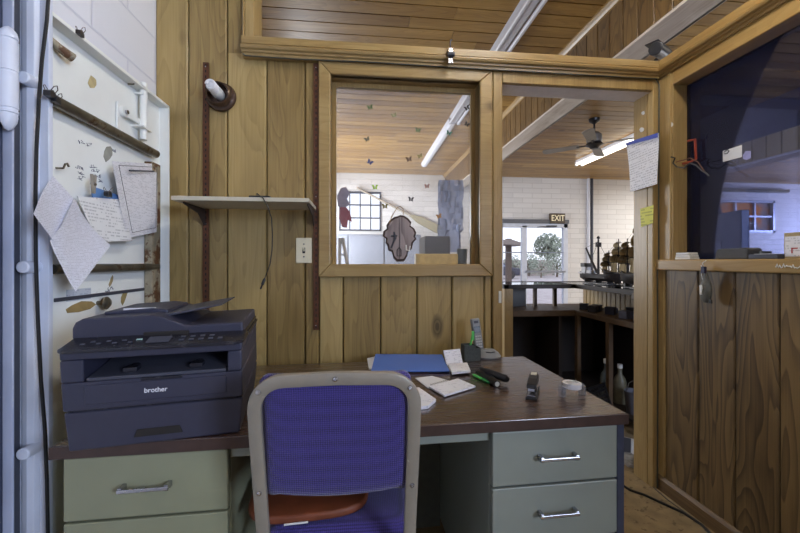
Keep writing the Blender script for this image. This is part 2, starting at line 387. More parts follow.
# doorway
dr = bpy.data.objects.new('door_1', None); C.objects.link(dr); struct(dr, 'open doorway in the pine partition')
b = MB(); b.box(.654, YW-.02, 0, .702, YW+.02, LZ); b.box(.702, YW-.02, 2.074, 1.514, YW+.02, LZ); b.box(1.514, YW-.02, 0, XR, YW+.02, LZ)
b.build('casing', M['pine_t'], dr, bevel=.005, seg=3)
b = MB(); b.box(.690, YW+.019, 0, .7035, YW+.115, 2.074); b.box(1.5125, YW+.019, 0, 1.53, YW+.115, 2.09); b.build('jamb', M['pine_t'], dr, bevel=.0004)
b = MB(); b.box(.702, YW+.0, 2.072, 1.514, YW+.115, 2.088); b.build('head_jamb', plain('pale_lit_head_jamb', lin(222,216,220), .5, noise=.05), dr, bevel=.002)  # soffit lit from the shop, its brightness put into the pale colour

# ledge moulding along the top of both partitions
def moulding_profile(): # (outward, z)
    return [(0,LZ-.004),(.012,LZ-.004),(.014,LZ+.006),(.022,LZ+.010),(.024,LZ+.017),(.034,LZ+.022),(.038,LZ+.030),(.038,LZ+.036),(.022,LZ+.038),(.002,LZ+.042),(.002,LZ+.049),(.016,LZ+.052),(.016,LZ+.085),(0,LZ+.085)]
b = MB(); P = moulding_profile()
b.prism([(YW-.02-o, z) for o, z in P] + [(YW+.12, LZ+.085), (YW+.12, LZ-.0)], -.545, 1.62, 'x')
struct(b.build('trim_1', M['pine_x']), 'stepped pine ledge moulding along top of partition')
b = MB(); b.prism([(XR-o+.0, z) for o, z in P] + [(XR+.11, LZ+.085), (XR+.11, LZ)], -.6, YW-.02, 'y')
struct(b.build('trim_2', M['pine_y']), 'stepped pine ledge moulding along top of right wall')
b = MB(); b.box(-.536, YW-.02, LZ+.085, -.494, YW+.12, HC); b.box(-.545, YW-.028, LZ+.085, -.536, YW+.0, HC); struct(b.build('trim_3', M['pine_t'], bevel=.004), 'pine post casing above the ledge')

# right wall: pine boards below, tinted glass above
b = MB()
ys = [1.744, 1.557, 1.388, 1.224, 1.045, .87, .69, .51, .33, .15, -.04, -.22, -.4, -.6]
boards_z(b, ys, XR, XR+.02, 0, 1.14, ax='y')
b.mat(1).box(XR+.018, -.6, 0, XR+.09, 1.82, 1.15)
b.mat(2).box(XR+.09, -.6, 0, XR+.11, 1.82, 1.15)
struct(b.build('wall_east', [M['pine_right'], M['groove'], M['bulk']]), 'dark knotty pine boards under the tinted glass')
w2 = bpy.data.objects.new('window_2', None); C.objects.link(w2); struct(w2, 'long tinted interior window in the right wall')
b = MB(); b.box(XR-.004, 1.744, 0, XR+.03, 1.80, 1.138); b.box(XR-.004, 1.69, 1.19, XR+.10, 1.80, LZ); b.box(XR-.004, -.6, 1.19, XR+.10, -.5, LZ); b.box(XR-.009, 1.70, 1.19, XR, 1.715, LZ)
b.build('casing', M['pine_t'], w2, bevel=.004)
b = MB(); b.box(XR-.004, -.6, 2.062, XR+.10, 1.69, LZ); b.box(XR-.009, -.6, 2.062, XR, 1.69, 2.072)
b.build('header', M['pine_y'], w2, bevel=.004)
b = MB(); b.box(XR-.022, -.6, 1.138, XR+.12, 1.80, 1.192); b.build('sill', M['pine_y'], w2, bevel=.006, seg=3)
b = MB(); b.box(XR+.072, -.5, 1.19, XR+.078, 1.69, 2.062); b.build('glass', glass('blue_tinted_glass', tint=(.50,.55,.78,1), haze=.018, smear=.02, hazecol=(.35,.38,.7,1)), w2)
b = MB(); b.box(XR+.07, -.6, 2.064, XR+.11, 1.82, LZ+.02); struct(b.build('trim_4', M['bulk']))
b = MB(); b.prism([(XR-.016,0),(XR,0),(XR,.075),(XR-.006,.075),(XR-.016,.06)], -.6, 1.80, 'y'); struct(b.build('baseboard_right', wood('dark_baseboard', lin(128,102,66), lin(106,82,50), lin(74,54,32), 'y', rough=.5, ring=.2, knots=0, var=.1)))

# overhead beam with panelled face
b = MB(); xs = []; y = -1.0; r = random.Random(5)
while y < YF: xs.append(y); y += .13
xs.append(YF)
boards_z(b, xs, 1.70, 1.72, 2.57, HC, ax='y')
b.mat(1).box(1.718, -1.0, 2.585, 1.88, YF, HC)
b.mat(2).prism([(1.665,HC),(1.70,HC),(1.70,HC-.05),(1.69,HC-.045),(1.68,HC-.03),(1.665,HC-.015)], -1.0, YF, 'y')
b.mat(3).box(1.70, -1.0, 2.55, 1.90, YF, 2.568); b.box(1.885, -1.0, 2.55, 1.905, YF, HC)
struct(b.build('trim_5', [M['bulk'], M['groove'], M['pine_y'], M['beam']]), 'ceiling beam with panelled side and pale weathered underside')
# second bulkhead in the far right of the building
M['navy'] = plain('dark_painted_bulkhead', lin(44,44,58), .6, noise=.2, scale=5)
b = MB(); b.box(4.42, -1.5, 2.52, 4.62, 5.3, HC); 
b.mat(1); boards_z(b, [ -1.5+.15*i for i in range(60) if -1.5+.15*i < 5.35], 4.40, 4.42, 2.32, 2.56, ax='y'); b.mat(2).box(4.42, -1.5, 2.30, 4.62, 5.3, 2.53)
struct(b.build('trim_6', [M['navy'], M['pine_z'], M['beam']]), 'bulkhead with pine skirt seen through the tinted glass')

# windows and exit door in the far wall
M['alu'] = plain('aluminium_frame', lin(168,172,184), .35, metal=.5, noise=.05)
M['dkframe'] = plain('dark_window_bars', lin(62,64,74), .5)
M['clear'] = glass('clear_pane')
def far_window(name, x0, x1, z0, z1, nx, nz, m, label, wd=.03):
    o = bpy.data.objects.new(name, None); C.objects.link(o); struct(o, label)
    b = MB(); b.box(x0, YF-.02, z0, x0+wd*1.3, YF+.06, z1); b.box(x1-wd*1.3, YF-.02, z0, x1, YF+.06, z1); b.box(x0, YF-.02, z0, x1, YF+.06, z0+wd*1.3); b.box(x0, YF-.02, z1-wd*1.3, x1, YF+.06, z1)
    for i in range(1, nx): x = x0+(x1-x0)*i/nx; b.box(x-wd/2, YF, z0, x+wd/2, YF+.04, z1)
    for i in range(1, nz): z = z0+(z1-z0)*i/nz; b.box(x0, YF-.005, z-wd/2, x1, YF+.045, z+wd/2)
    b.build('window_frame', m, o); return o
fw = far_window('window_3', -.43, .40, 1.80, 2.58, 4, 3, M['dkframe'], 'barred window in the far wall', .022)
b = MB(); b.box(-.42, YF+.05, 1.81, .39, YF+.056, 2.57); b.build('glass', M['clear'], fw)
fw = far_window('window_4', 7.35, 9.28, 1.84, 2.56, 4, 2, M['alu'], 'two row window seen through the tinted glass', .04)
t = NT('painted_glow_pane'); t.t.nodes.remove(t.b); tr = t.n('ShaderNodeBsdfTransparent'); tr.inputs[0].default_value = (.5,.38,.28,1)
df = t.n('ShaderNodeBsdfDiffuse'); df.inputs[0].default_value = lin(190,160,130); mx = t.n('ShaderNodeMixShader'); mx.inputs[0].default_value = .8
tcx = t.n('ShaderNodeTexCoord'); nzx = t.n('ShaderNodeTexNoise', Scale=2.2, Detail=2.0); t.l(tcx.outputs['Object'], nzx.inputs['Vector'])
t.l(t.ramp(nzx.outputs[0], [(.45,lin(170,158,150)),(.62,lin(236,150,70))]), df.inputs[0])  # orange lamp glow painted into the pane colour by noise
t.l(tr.outputs[0], mx.inputs[1]); t.l(df.outputs[0], mx.inputs[2]); t.l(mx.outputs[0], t.out.inputs[0])
b = MB(); b.box(7.37, YF+.05, 1.86, 9.26, YF+.056, 2.54); b.build('glass', t.m, fw)
d2 = bpy.data.objects.new('door_2', None); C.objects.link(d2); struct(d2, 'glazed exit door in the far wall')
X505 = 2.87
b = MB(); b.box(2.86, YF-.03, 1.90, 4.34, YF+.06, 1.985); b.box(4.25, YF-.03, 0, 4.34, YF+.06, 1.99); b.box(3.335, YF-.03, 0, 3.44, YF+.05, 1.94); b.box(2.86, YF-.03, 0, 2.93, YF+.06, 1.99)
b.box(2.86, YF-.01, .0, 4.33, YF+.04, .28); b.box(2.86, YF, 1.37, 4.3, YF+.03, 1.39)
b.build('door_frame', M['steel_b'], d2, bevel=.004)
b = MB(); b.box(3.40, YF-.06, .96, 4.28, YF-.03, 1.0); b.box(3.42, YF-.06, .97, 3.45, YF-.02, .99); b.box(4.24, YF-.06, .97, 4.27, YF-.02, .99); b.build('push_bar', M['alu'], d2, bevel=.004)
b = MB(); b.box(2.92, YF+.0, .1, 4.28, YF+.006, 1.93); b.build('glass', M['clear'], d2)
b = MB(); b.box(2.84, YF-.05, 1.985, 4.36, YF, 2.07); b.build('header', plain('grey_header_paint', lin(104,106,112), .5), d2, bevel=.004)
b = MB(); b.box(3.85, YF-.12, 1.91, 4.05, YF-.05, 1.94); b.tube([(3.9,YF-.09,1.91),(3.7,YF-.14,1.91),(3.67,YF-.03,1.91)], .008, 6); b.build('door_closer', M['dkframe'], d2)

# =====================================================================
# OUTSIDE
# =====================================================================
M['asph'] = plain('sunlit_ground', lin(150,144,146), .9, noise=.2, scale=3)
b = MB(); b.box(-40, YF+.2, -.12, 60, 70, -.02); struct(b.build('ground', M['asph']), 'ground outside the exit door')
M['leaf'] = plain('foliage_haze_green', lin(140,150,138), .8, noise=.3, scale=3)  # outdoor haze mixed into the leaf colour
M['bark'] = plain('bark', lin(110,96,84), .9)
def leaves(n, c, rad, size, rr):
    b = MB()
    for _ in range(n):
        while True:
            p = Vector((rr.uniform(-1,1), rr.uniform(-1,1), rr.uniform(-1,1)))
            if p.length < 1: break
        q = Vector(c) + Vector((p.x*rad[0], p.y*rad[1], p.z*rad[2])); s = size*rr.uniform(.6,1.3)
        u = Vector((rr.uniform(-1,1), rr.uniform(-1,1), rr.uniform(-1,1))).normalized(); v = u.orthogonal().normalized(); k = u.cross(v)
        b.add([tuple(q-v*s), tuple(q+k*s*.45+u*s*.1), tuple(q+v*s), tuple(q-k*s*.45-u*s*.1)], [(0,1,2),(0,2,3)])
    return b
def tree(name, px, Y, H, rw, label, n=1500, group='trees and bushes outside the exit door', crown0=.35):
    rr = random.Random(px); p = atY(px, CY, Y); o = thing(name, label, 'tree' if 'tree' in name else 'bush', (p.x, Y, -.02), 0, group)
    leaves(n, (0,0,H*(crown0+1)/2), (rw, rw, H*(1-crown0)/2), .22*H/5, rr).build('crown', M['leaf'], o, fix=False)
    t_ = MB(); t_.tube([(0,0,0),(.05,0,H*.3),(0,.05,H*.75)], [.04*H,.03*H,.008*H], 8)
    for k in range(5): a = k*1.3; t_.tube([(0,0,H*.3),(math.cos(a)*rw*.5, math.sin(a)*rw*.5, H*.65)], [.02*H,.005*H], 6)
    t_.build('trunk', M['bark'], o); return o
tree('tree', 548, 34, 4.0, 1.35, 'tall airy tree with rounded crown beyond the exit door glass', 1200, crown0=.35)
tree('bush', 529, 30, 2.0, .8, 'low bush beside the door mullion outside', 700, crown0=.05)
tree('bush', 541, 27, 1.7, .9, 'wide bush in front of the tall tree outside', 700, crown0=.05)
tree('bush', 557, 28, 2.1, .9, 'taller bush at the hinge side of the exit door outside', 700, crown0=.05)
tree('bush', 512, 26, 1.8, .7, 'bush behind the timber post outside', 700, crown0=.05)
p = atY(508.5, CY, 13); o = thing('timber_post', 'weathered timber post with short cap outside the left door pane', 'post', (p.x, 13, -.02))
b = MB(); b.box(-.09,-.09,0,.09,.09,2.05); b.build('post', plain('dark_timber', lin(84,72,66), .8), o, bevel=.01)
b = MB(); b.prism([(-.4,1.82),(.42,1.78),(.42,1.84),(-.1,2.0),(-.4,1.98)], -.5, .5, 'y'); b.build('cap_board', plain('grey_timber', lin(120,112,108), .8), o, bevel=.01)
p = atY(545, CY, 18); o = thing('parked_car', 'dark parked car seen low through the exit door', 'car', (p.x, 26, -.02))
b = MB(); b.prism([(-1.9,.25),(-1.9,.75),(-1.2,.85),(-.8,1.2),(.6,1.22),(1.2,.85),(1.9,.75),(1.9,.25)], -.8, .8, 'y'); b.build('body', plain('car_paint_dark', lin(60,62,76), .25, metal=.3), o, bevel=.06)
for sx in (-1.2, 1.2):
    b = MB(); b.cyl((sx,-.84,.3),(sx,-.6,.3),.3); b.build('wheel', M['black'], o)
b = MB(); b.prism([(-.98,.86),(-.68,1.13),(.5,1.14),(.95,.86)], -.81, -.79, 'y'); b.build('side_window', plain('car_glass', lin(120,130,150), .1), o)
b = MB(); 
b.box(-6,31,-.02,3,31.12,1.35); tag(b.build('block_fence', plain('pale_fence', lin(150,142,140), .8)), 'pale low fence line behind the bushes outside', 'fence')
bpy.data.objects['block_fence'].location.x = 14

# =====================================================================
# SHOP BEYOND THE PARTITION
# =====================================================================
M['lamp_w'] = plain('white_lamp_enamel', lin(214,216,226), .35, noise=.02)
M['tube_hot'] = emit('added_office_tube', (1,.97,.90,1), 52.0)
M['tube_on'] = emit('lit_fluorescent_tube', (1,.93,.78,1), 2.6)
M['tube_off'] = plain('unlit_fluorescent_tube', lin(225,226,235), .3, noise=.02)
def batten(name, label, x, y0, y1, zt, lit, power=0, bare=False):
    o = thing(name, label, 'light fixture', (x,(y0+y1)/2,zt), 0, 'ceiling batten lights'); L = (y1-y0)/2
    b = MB(); b.prism([(-.06,0),(-.05,-.045),(-.022,-.07),(.022,-.07),(.05,-.045),(.06,0)], -L, L, 'y'); b.build('housing', M['lamp_w'], o, bevel=.003)
    if not bare:
        for sx in (-.052, .052):
            b = MB(); b.cyl((sx,-L+.03,-.078),(sx,L-.03,-.078),.0165,n=14); b.build('tube', (M['tube_hot'] if lit == 2 else M['tube_on']) if lit else M['tube_off'], o, smooth=True)
            b = MB(); b.box(sx-.018,-L,-.098,sx+.018,-L+.03,-.03); b.build('lamp_socket', M['lamp_w'], o, bevel=.002); b = MB(); b.box(sx-.018,L-.03,-.098,sx+.018,L,-.03); b.build('lamp_socket', M['lamp_w'], o, bevel=.002)
    if power:
        li = bpy.data.lights.new('added_batten_lamp', 'AREA'); li.shape = 'RECTANGLE'; li.size = .07; li.size_y = 2*L; li.energy = power; li.color = (1,.95,.86)  # area lamp, used only by the added far right batten
        lo = bpy.data.objects.new('added_batten_lamp', li); C.objects.link(lo); lo.parent = o; lo.location = (0,0,-.11); lo.visible_camera = True
    return o
batten('fluorescent_batten', 'twin tube batten running over the top of the partition', 1.13, 1.95, 4.42, HC, False, 0)
batten('fluorescent_batten', 'bare white batten without tubes, farthest one seen through the partition window', 1.13, 4.46, 6.55, HC, False, 0, True)
batten('fluorescent_batten', 'lit twin tube batten under the planks right of the ceiling fan', 3.78, 4.0, 6.1, HC, True)
batten('fluorescent_batten', 'lit batten seen through the tinted glass of the right wall', 2.95, .6, 2.8, HC, True)
batten('fluorescent_batten', 'added lit batten, out of view, in the far right part of the shop', 6.4, 3.5, 6.5, HC, True, 85)  # unseen fixture added to brighten the shop
batten('fluorescent_batten', 'added twin tube batten, out of view, on the office ceiling above the desk', .92, .22, 1.45, HC, 2)  # unseen fixture added to light the office from above

# ceiling fan
o = thing('ceiling_fan', 'grey four blade ceiling fan hanging from the planks in the shop', 'ceiling fan', (2.87,4.3,HC))
b = MB(); b.lathe([(.0,0),(.065,0),(.06,-.03),(.02,-.06),(.012,-.07),(.012,-.2)], n=20); b.build('canopy', M['black'], o, smooth=True)
b = MB(); b.lathe([(.012,-.16),(.05,-.17),(.085,-.2),(.09,-.26),(.085,-.29),(.06,-.3)], n=24); b.build('motor', plain('fan_grey_metal', lin(120,116,112), .4, metal=.4), o, smooth=True)
b = MB(); b.lathe([(.03,-.3),(.09,-.305),(.1,-.325),(.06,-.345),(.04,-.37),(.0,-.375)], n=24); b.build('hub', M['black'], o, smooth=True)
M['blade'] = plain('grey_fan_blade', lin(126,120,112), .5, noise=.15, scale=10)
for k in range(4):
    a = math.radians(-40 + 90*k); ca, sa = math.cos(a), math.sin(a)
    Mx = Matrix.Rotation(a,4,'Z') @ Matrix.Translation((0,0,-.315)) @ Matrix.Rotation(math.radians(10),4,'X')
    b = MB().xf(Mx); b.prism([(.17,-.05),(.58,-.065),(.61,-.03),(.61,.03),(.58,.065),(.17,.05)], -.004, .004, 'z'); bl = b.build('blade', M['blade'], o, bevel=.002)
    b = MB().xf(Mx); b.box(.08,-.015,-.008,.2,.015,-.002); b.build('blade_arm', M['black'], bl)

# conduit on the far wall
p = atY(589, CY, YF)
b = MB(); b.cyl((p.x-.03,YF-.03,0),(p.x-.03,YF-.03,HC),.03,n=12); tag(b.build('conduit_pipe', M['lamp_w'], smooth=True), 'white conduit running up the far brick wall right of the exit door', 'pipe')
b = MB(); b.cyl((p.x+.045,YF-.03,0),(p.x+.045,YF-.03,HC),.028,n=12); tag(b.build('conduit_pipe', M['dkframe'], smooth=True), 'dark grey pipe beside the white conduit on the far brick wall', 'pipe')
# exit sign
pa = atY(549.5,224,YF); pb = atY(565.5,213.5,YF); cx = (pa.x+pb.x)/2-.03; cz = (pa.z+pb.z)/2
o = thing('exit_sign', 'small brown EXIT sign with cream letters above the far glazed door', 'sign', (cx, YF-.07, cz))
b = MB(); b.box(-.165,0,-.105,.165,.06,.105); b.build('sign_box', plain('sign_brown', lin(86,72,58), .5), o, bevel=.006)
text('lettering', 'EXIT', .175, emit('sign_cream_letters', lin(236,224,190), .25), o, (0,-.004,0), (PI/2,0,0), .002, .82)
# pendant card right of sign not present; small shelf rail and long shelf seen through tinted glass
p = atY(700,190,YF); q = atY(785,191,YF)
b = MB(); b.box(p.x,YF-.10,2.74,q.x,YF,2.80); tag(b.build('wall_rail', plain('olive_rail', lin(112,104,84), .6), bevel=.004), 'long olive rail high on the far wall above the two row window', 'rail')

# oar hung on the far wall
A = atY(357,188,YF-.06); B_ = atY(443,232,YF-.06)
d = (B_-A).normalized(); L = (B_-A).length
o = thing('wooden_oar', 'long wooden oar hung slanting on the far wall beside the barred window', 'oar', tuple(A))
b = MB(); b.tube([(0,0,0), tuple(d*L*.62)], .022, 10); b.build('shaft', plain('bleached_wood', lin(176,166,148), .6), o, smooth=True)
n_ = Vector((-d.z,0,d.x)); b = MB()
b.prism([tuple((d*L*t+n_*s)[i] for i in (0,2)) for t,s in ((.60,.02),(.72,.075),(.93,.085),(1,.05),(1,-.05),(.93,-.085),(.72,-.075),(.60,-.02))], -.012, .012, 'y')
b.build('paddle_blade', plain('oar_blade_wood', lin(170,162,134), .6), o, bevel=.006)
# long grey cabinet low along far wall (left half)
b = MB(); 
o = thing('storage_cabinet', 'long grey cabinet standing under the barred window', 'cabinet', (XL+.02, YF-.48, 0))
b = MB(); b.box(0,0,0,2.05,.42,1.70); b.build('body', plain('grey_cabinet_paint', lin(128,132,142), .5), o, bevel=.01)
for k in range(3):
    b = MB(); b.box(.03+.67*k,-.02,.1,.67*(k+1),0,1.66); dd = b.build('door', plain('grey_cabinet_door%d'%k, lin(136,140,152), .5), o, bevel=.006)
    b = MB(); b.box(.60+.67*k,-.045,.9,.62+.67*k,-.02,1.05); b.build('handle', M['alu'], dd)
o = thing('step_ladder', 'narrow white step ladder leaning at the left beyond the partition window', 'ladder', (atY(338,CY,4.2).x, 4.2, 0))
b = MB(); b.tube([(0,0,0),(.02,0,1.45)], .02, 6); b.build('rail', M['white'], o); b = MB(); b.tube([(.30,0,0),(.05,0,1.45)], .02, 6); b.build('rail', M['white'], o)
for k in range(5):
    z = .25+k*.25; b = MB(); b.box(.01,-.02,z,.30-.25*z/1.45,.05,z+.02); b.build('tread', M['white'], o)

# cloth figure hung behind the window glass (left)
def at_glass(x, y, Y=YW+.13): return atY(x, y, Y)
p = at_glass(343,188); 
o = thing('hanging_ornament', 'faded pink and red cloth ornament hanging at the left edge of the partition window', 'ornament', (p.x, YW+.13, p.z))
def blob(b, pts, th=.012):
    b.prism([(u,v) for u,v in pts], -th/2, th/2, 'y')
sx = lambda x, y: ((at_glass(x,y).x-p.x), (at_glass(x,y).z-p.z))
b = MB(); blob(b, [sx(*q) for q in ((341,188),(346,187),(350,193),(347,199),(350,204),(345,208),(338,206),(337,196))]); b.build('upper_cloth', plain('faded_pink_grey_cloth', lin(206,188,196), .9), o, bevel=.004)
b = MB(); blob(b, [sx(*q) for q in ((340,207),(346,207),(350,212),(352,222),(348,220),(347,228),(342,227),(339,218))]); b.build('lower_cloth', plain('faded_red_cloth', lin(206,96,98), .9), o, bevel=.004)
# plastic film
o = thing('hanging_plastic_film', 'crumpled clear plastic sheet hanging behind right side of partition window', 'plastic sheet', (0,0,0))
rr = random.Random(2); G = []
for i in range(14):
    row = []; y = 180 + (252-180)*i/13
    for j in range(12):
        x = 438 + 25*j/11 + rr.uniform(-.8,.8) + (4 if i > 9 else 0)*math.sin(j); P3 = atY(x, y, 2.25 + rr.uniform(-.025,.025)); row.append(tuple(P3))
    G.append(row)
b = MB(); b.sheet(G, .001); f_ = b.build('film', glass('milky_plastic', tint=(.8,.85,1,1), haze=.5, hazecol=(.62,.68,.85,1), rough=.2, smear=.9), o, smooth=True)
p0 = atY(425,236,2.15); p1 = atY(450,262,2.15)
tag(MB().box(p0.x,2.15,p1.z-.08,p1.x,2.35,p0.z).build('cardboard_carton', plain('grey_brown_carton', lin(118,114,108), .8), bevel=.004), 'dull grey brown carton behind the sill block in the partition window', 'carton')
tag(MB().box(p0.x-.5,2.05,0,p1.x+.25,2.5,p1.z-.081).build('storage_chest', plain('grey_chest', lin(120,120,124), .7), bevel=.01), 'grey chest standing behind the partition under the carton', 'chest')
tag(MB().box(1.25,2.9,0,1.35,3.02,.5).build('waste_post', M['white']), 'x', 'x') if False else None

# --- display counters (L shape) ---
M['ctr_wood'] = plain('counter_wood', lin(84,64,42), .5, noise=.25, scale=14)
M['ctr_dark'] = plain('counter_dark_wood', lin(40,30,24), .6, noise=.2)
M['pane'] = glass('showcase_glass', tint=(.93,.95,.95,1))
CT_ = .985; CS = .76; yc = 3.05; xc = 1.86
o = thing('display_counter', 'wooden glass showcase counter facing the doorway under the exit door', 'display counter', (1.22, yc, 0), 0, 'showcase counters in the shop')
W1 = xc-1.22-.002
b = MB(); b.box(0,0,CT_-.035,W1,.02,CT_); b.box(0,.5,CT_-.035,W1,.52,CT_); b.box(0,0,CT_-.035,.04,.5,CT_); b.box(W1-.04,0,CT_-.035,W1,.5,CT_); b.build('top_frame', M['ctr_dark'], o, bevel=.002)
b = MB(); b.box(.04,.02,CT_-.012,W1-.04,.5,CT_-.004); b.build('glass_top', M['pane'], o)
b = MB(); b.box(0,0,0,.075,.52,CT_-.035); b.build('end_panel', M['pine_t'], o, bevel=.002)
b = MB(); b.box(.075,.0,CS-.05,W1,.52,CS); b.build('shelf', M['ctr_wood'], o, bevel=.002)
b = MB(); b.box(.09,.3,CS,.33,.32,CT_-.04); b.build('sliding_door', plain('dark_grey_slider', lin(70,68,66), .4), o, bevel=.003)
b = MB(); b.box(.41,.3,CS,.44,.33,CT_-.04); b.build('divider', M['ctr_wood'], o); b = MB(); b.box(W1-.03,.3,CS,W1,.33,CT_-.04); b.build('divider', M['ctr_wood'], o)
b = MB(); b.box(.075,.48,0,W1,.5,CS-.05); b.box(.075,.0,.08,W1,.48,.1); b.box(.5,.02,.1,.53,.48,CS-.05); b.build('lower_case', M['ctr_dark'], o)
o = thing('display_counter', 'wooden glass showcase counter running towards the camera under the model ships', 'display counter', (xc, 2.25, 0), 0, 'showcase counters in the shop')
L2 = yc+.5-2.25
b = MB(); b.box(0,0,CT_-.035,.02,L2,CT_); b.box(.5,0,CT_-.035,.52,L2,CT_); b.box(0,0,CT_-.035,.5,.04,CT_); b.box(0,L2-.04,CT_-.035,.5,L2,CT_); b.build('top_frame', M['ctr_dark'], o, bevel=.002)
b = MB(); b.box(.02,.04,CT_-.012,.5,L2-.04,CT_-.004); b.build('glass_top', M['pane'], o)
b = MB(); b.box(0,0,CS-.04,.52,L2,CS); b.build('shelf', M['ctr_wood'], o, bevel=.002)
b = MB()
boards_z(b, [.42+.06*i for i in range(int((L2-.42)/.06)+1)], .36, .37, CS, CT_-.04, g=.001, ax='y')
b.box(.34,.35,CS,.38,.4,CT_-.04); b.build('back_boards', M['pine_t'], o)
for yy in (.0,.36,L2-.53): b = MB(); b.box(0,yy,0,.035,yy+.04,CS-.04); b.build('post', M['ctr_wood'], o, bevel=.002)
b = MB(); b.box(.48,0,0,.5,L2,CS-.04); b.box(.02,0,.06,.48,L2,.08); b.box(.02,L2-.02,0,.5,L2,CS-.04); b.build('lower_case', M['ctr_dark'], o)
# goods on the showcase shelf
gr = random.Random(11); spots = [(.10,1.02),(.16,.93),(.08,.86),(.2,.8),(.12,.70),(.22,.6),(.10,.5),(.24,.42),(.1,.36)]
cols = [lin(30,30,38),lin(52,54,74),lin(28,26,30),lin(96,98,116),lin(40,40,52),lin(34,32,34),lin(80,82,100),lin(36,36,44),lin(44,46,60)]
desc = ['farthest small black box','small slate box next along','low black box','pale grey-blue box','dark navy box','flat black box','grey-blue box near the glass divider','dark low box behind it','nearest dark blue box']
for k,(u,v) in enumerate(spots):
    w_, h_ = .05+.02*gr.random(), .03+.03*gr.random()
    o2 = thing('trinket_box', desc[k]+' on the showcase shelf below the ships', 'box', (xc+u, 2.06+v, CS), gr.random(), 'trinket boxes on the showcase shelf')
    m_ = plain('trinket_col%d'%k, cols[k], .4); MB().box(-w_/2,-.035,0,w_/2,.035,h_).build('box_body', m_, o2, bevel=.003); MB().box(-w_/2-.002,-.037,h_,w_/2+.002,.037,h_+.008).build('lid', m_, o2, bevel=.002)
# bottles under the counter
def bottle(x, y, H, r, col, label):
    o = thing('glass_bottle', label, 'bottle', (x,y,.08), 0, 'bottles on the bottom shelf')
    b = MB(); b.lathe([(0,0),(r,0),(r,H*.55),(r*.8,H*.66),(r*.35,H*.75),(r*.33,H*.93),(0,H*.93)], n=18); b.build('glass_body', col, o, smooth=True)
    b = MB(); b.lathe([(0,H*.9),(r*.4,H*.9),(r*.4,H),(0,H)], n=14); b.build('cap', M['white'], o, smooth=True)
gb = plain('dark_glass', lin(70,76,74), .15); gc = plain('cream_bottle', lin(104,98,78), .4)
p = atY(603.5, CY, 2.75); bottle(p.x+.02, 2.75, .33, .045, gb, 'dark glass bottle with a pale cap under the showcase counter')
p = atY(611, CY, 2.72); bottle(p.x+.06, 2.70, .30, .045, gc, 'cream bottle next to the dark bottle under the showcase counter')
p = atY(630, CY, 2.5); o = thing('pail', 'small grey pail near the doorway jamb under the showcase counter', 'pail', (p.x+.04, 2.5, .08))
b = MB(); b.lathe([(0,0),(.055,0),(.07,.16),(.066,.16),(.052,.005),(0,.005)], n=22); b.build('pail_body', plain('pail_grey', lin(92,92,100), .5), o, smooth=True)
MB().tube([(-.07,0,.155),(-.05,0,.22),(0,0,.245),(.05,0,.22),(.07,0,.155)], .003, 6).build('handle', M['chrome'], o)

# --- model ships on the counter ---
M['hull'] = plain('ship_dark_wood', lin(34,26,24), .5); M['sail'] = plain('ship_sail_tan', lin(160,142,104), .8); M['rig'] = plain('ship_rigging', lin(40,34,32), .7)
M['shipw'] = plain('ship_white_trim', lin(206,206,210), .6)
def hull(b, L, B, H, bow=.3, z0=0.03):
    n = 14; rings = []
    for i in range(n+1):
        t = i/n; w = B*(math.sin(PI*min(1,(t*.9+.1)))**.5)*.5 if t < 1 else 0.001
        w = B*.5*min(1,(t/.12)**.5 if t < .12 else 1)*(1-max(0,(t-.55)/.45)**2); w = max(w,.002)
        sh = H*(1 + .35*max(0,(t-.6)/.4)**2 + .2*max(0,(.2-t)/.2)); k = z0 + (H*.35*max(0,(t-.85)/.15))
        x = L*(t-.5)
        rings.append([(x,-w,z0+sh),(x,-w*.9,z0+sh*.45),(x,-w*.35,k),(x,w*.35,k),(x,w*.9,z0+sh*.45),(x,w,z0+sh)])
    vs = [v for r_ in rings for v in r_]; fs = []
    for i in range(n):
        for j in range(5): fs.append((i*6+j,i*6+j+1,(i+1)*6+j+1,(i+1)*6+j))
        fs.append((i*6+5,i*6,(i+1)*6,(i+1)*6+5))
    fs.append((0,1,2,3,4,5)); fs.append(tuple(n*6+j for j in range(5,-1,-1))); b.add(vs, fs)
def cradle(o, L):
    b = MB(); 
    for s in (-.28,.0,.28): b.box(L*s-.006,-.03,0,L*s+.006,.03,.035)
    b.box(-L*.33,-.035,0,L*.33,.035,.008); b.build('stand', M['hull'], o)
# work boat (tug style), bow to the left
def onctr(x, X): # point over counter at plane X for column x
    return atX(x, CY, X)
pA = onctr(580, 2.12); pB = onctr(620, 2.12); Ls = abs(pA.y-pB.y); 
o = thing('model_boat', 'dark model work boat with white cabin and slanting derrick, left one on the showcase', 'model ship', (2.12,(pA.y+pB.y)/2,CT_), PI/2, 'model ships on the showcase counter')
b = MB(); hull(b, Ls, .13, .06, z0=.025); b.build('hull', M['hull'], o, smooth=True); cradle(o, Ls)
b = MB(); b.box(Ls*.25,-.04,.085,Ls*.44,.04,.10); b.box(Ls*.12,-.035,.09,Ls*.22,.035,.12); b.box(Ls*.27,-.03,.10,Ls*.38,.03,.15); b.build('cabin', M['shipw'], o, bevel=.003)
b = MB(); b.box(Ls*.28,-.032,.15,Ls*.40,.032,.185); b.build('wheelhouse', plain('ship_grey', lin(70,70,70), .6), o, bevel=.004)
b = MB(); b.tube([(0,0,.08),(0,0,.40)], [.012,.007], 8); b.box(-.015,-.02,.33,.012,.02,.37); b.lathe([(0,.40),(.014,.405),(.012,.42),(0,.43)]); b.build('mast', M['rig'], o)
b = MB(); b.tube([(.02,0,.10),(Ls*.33,0,.33)], [.012,.007], 8); b.build('derrick_boom', M['rig'], o)
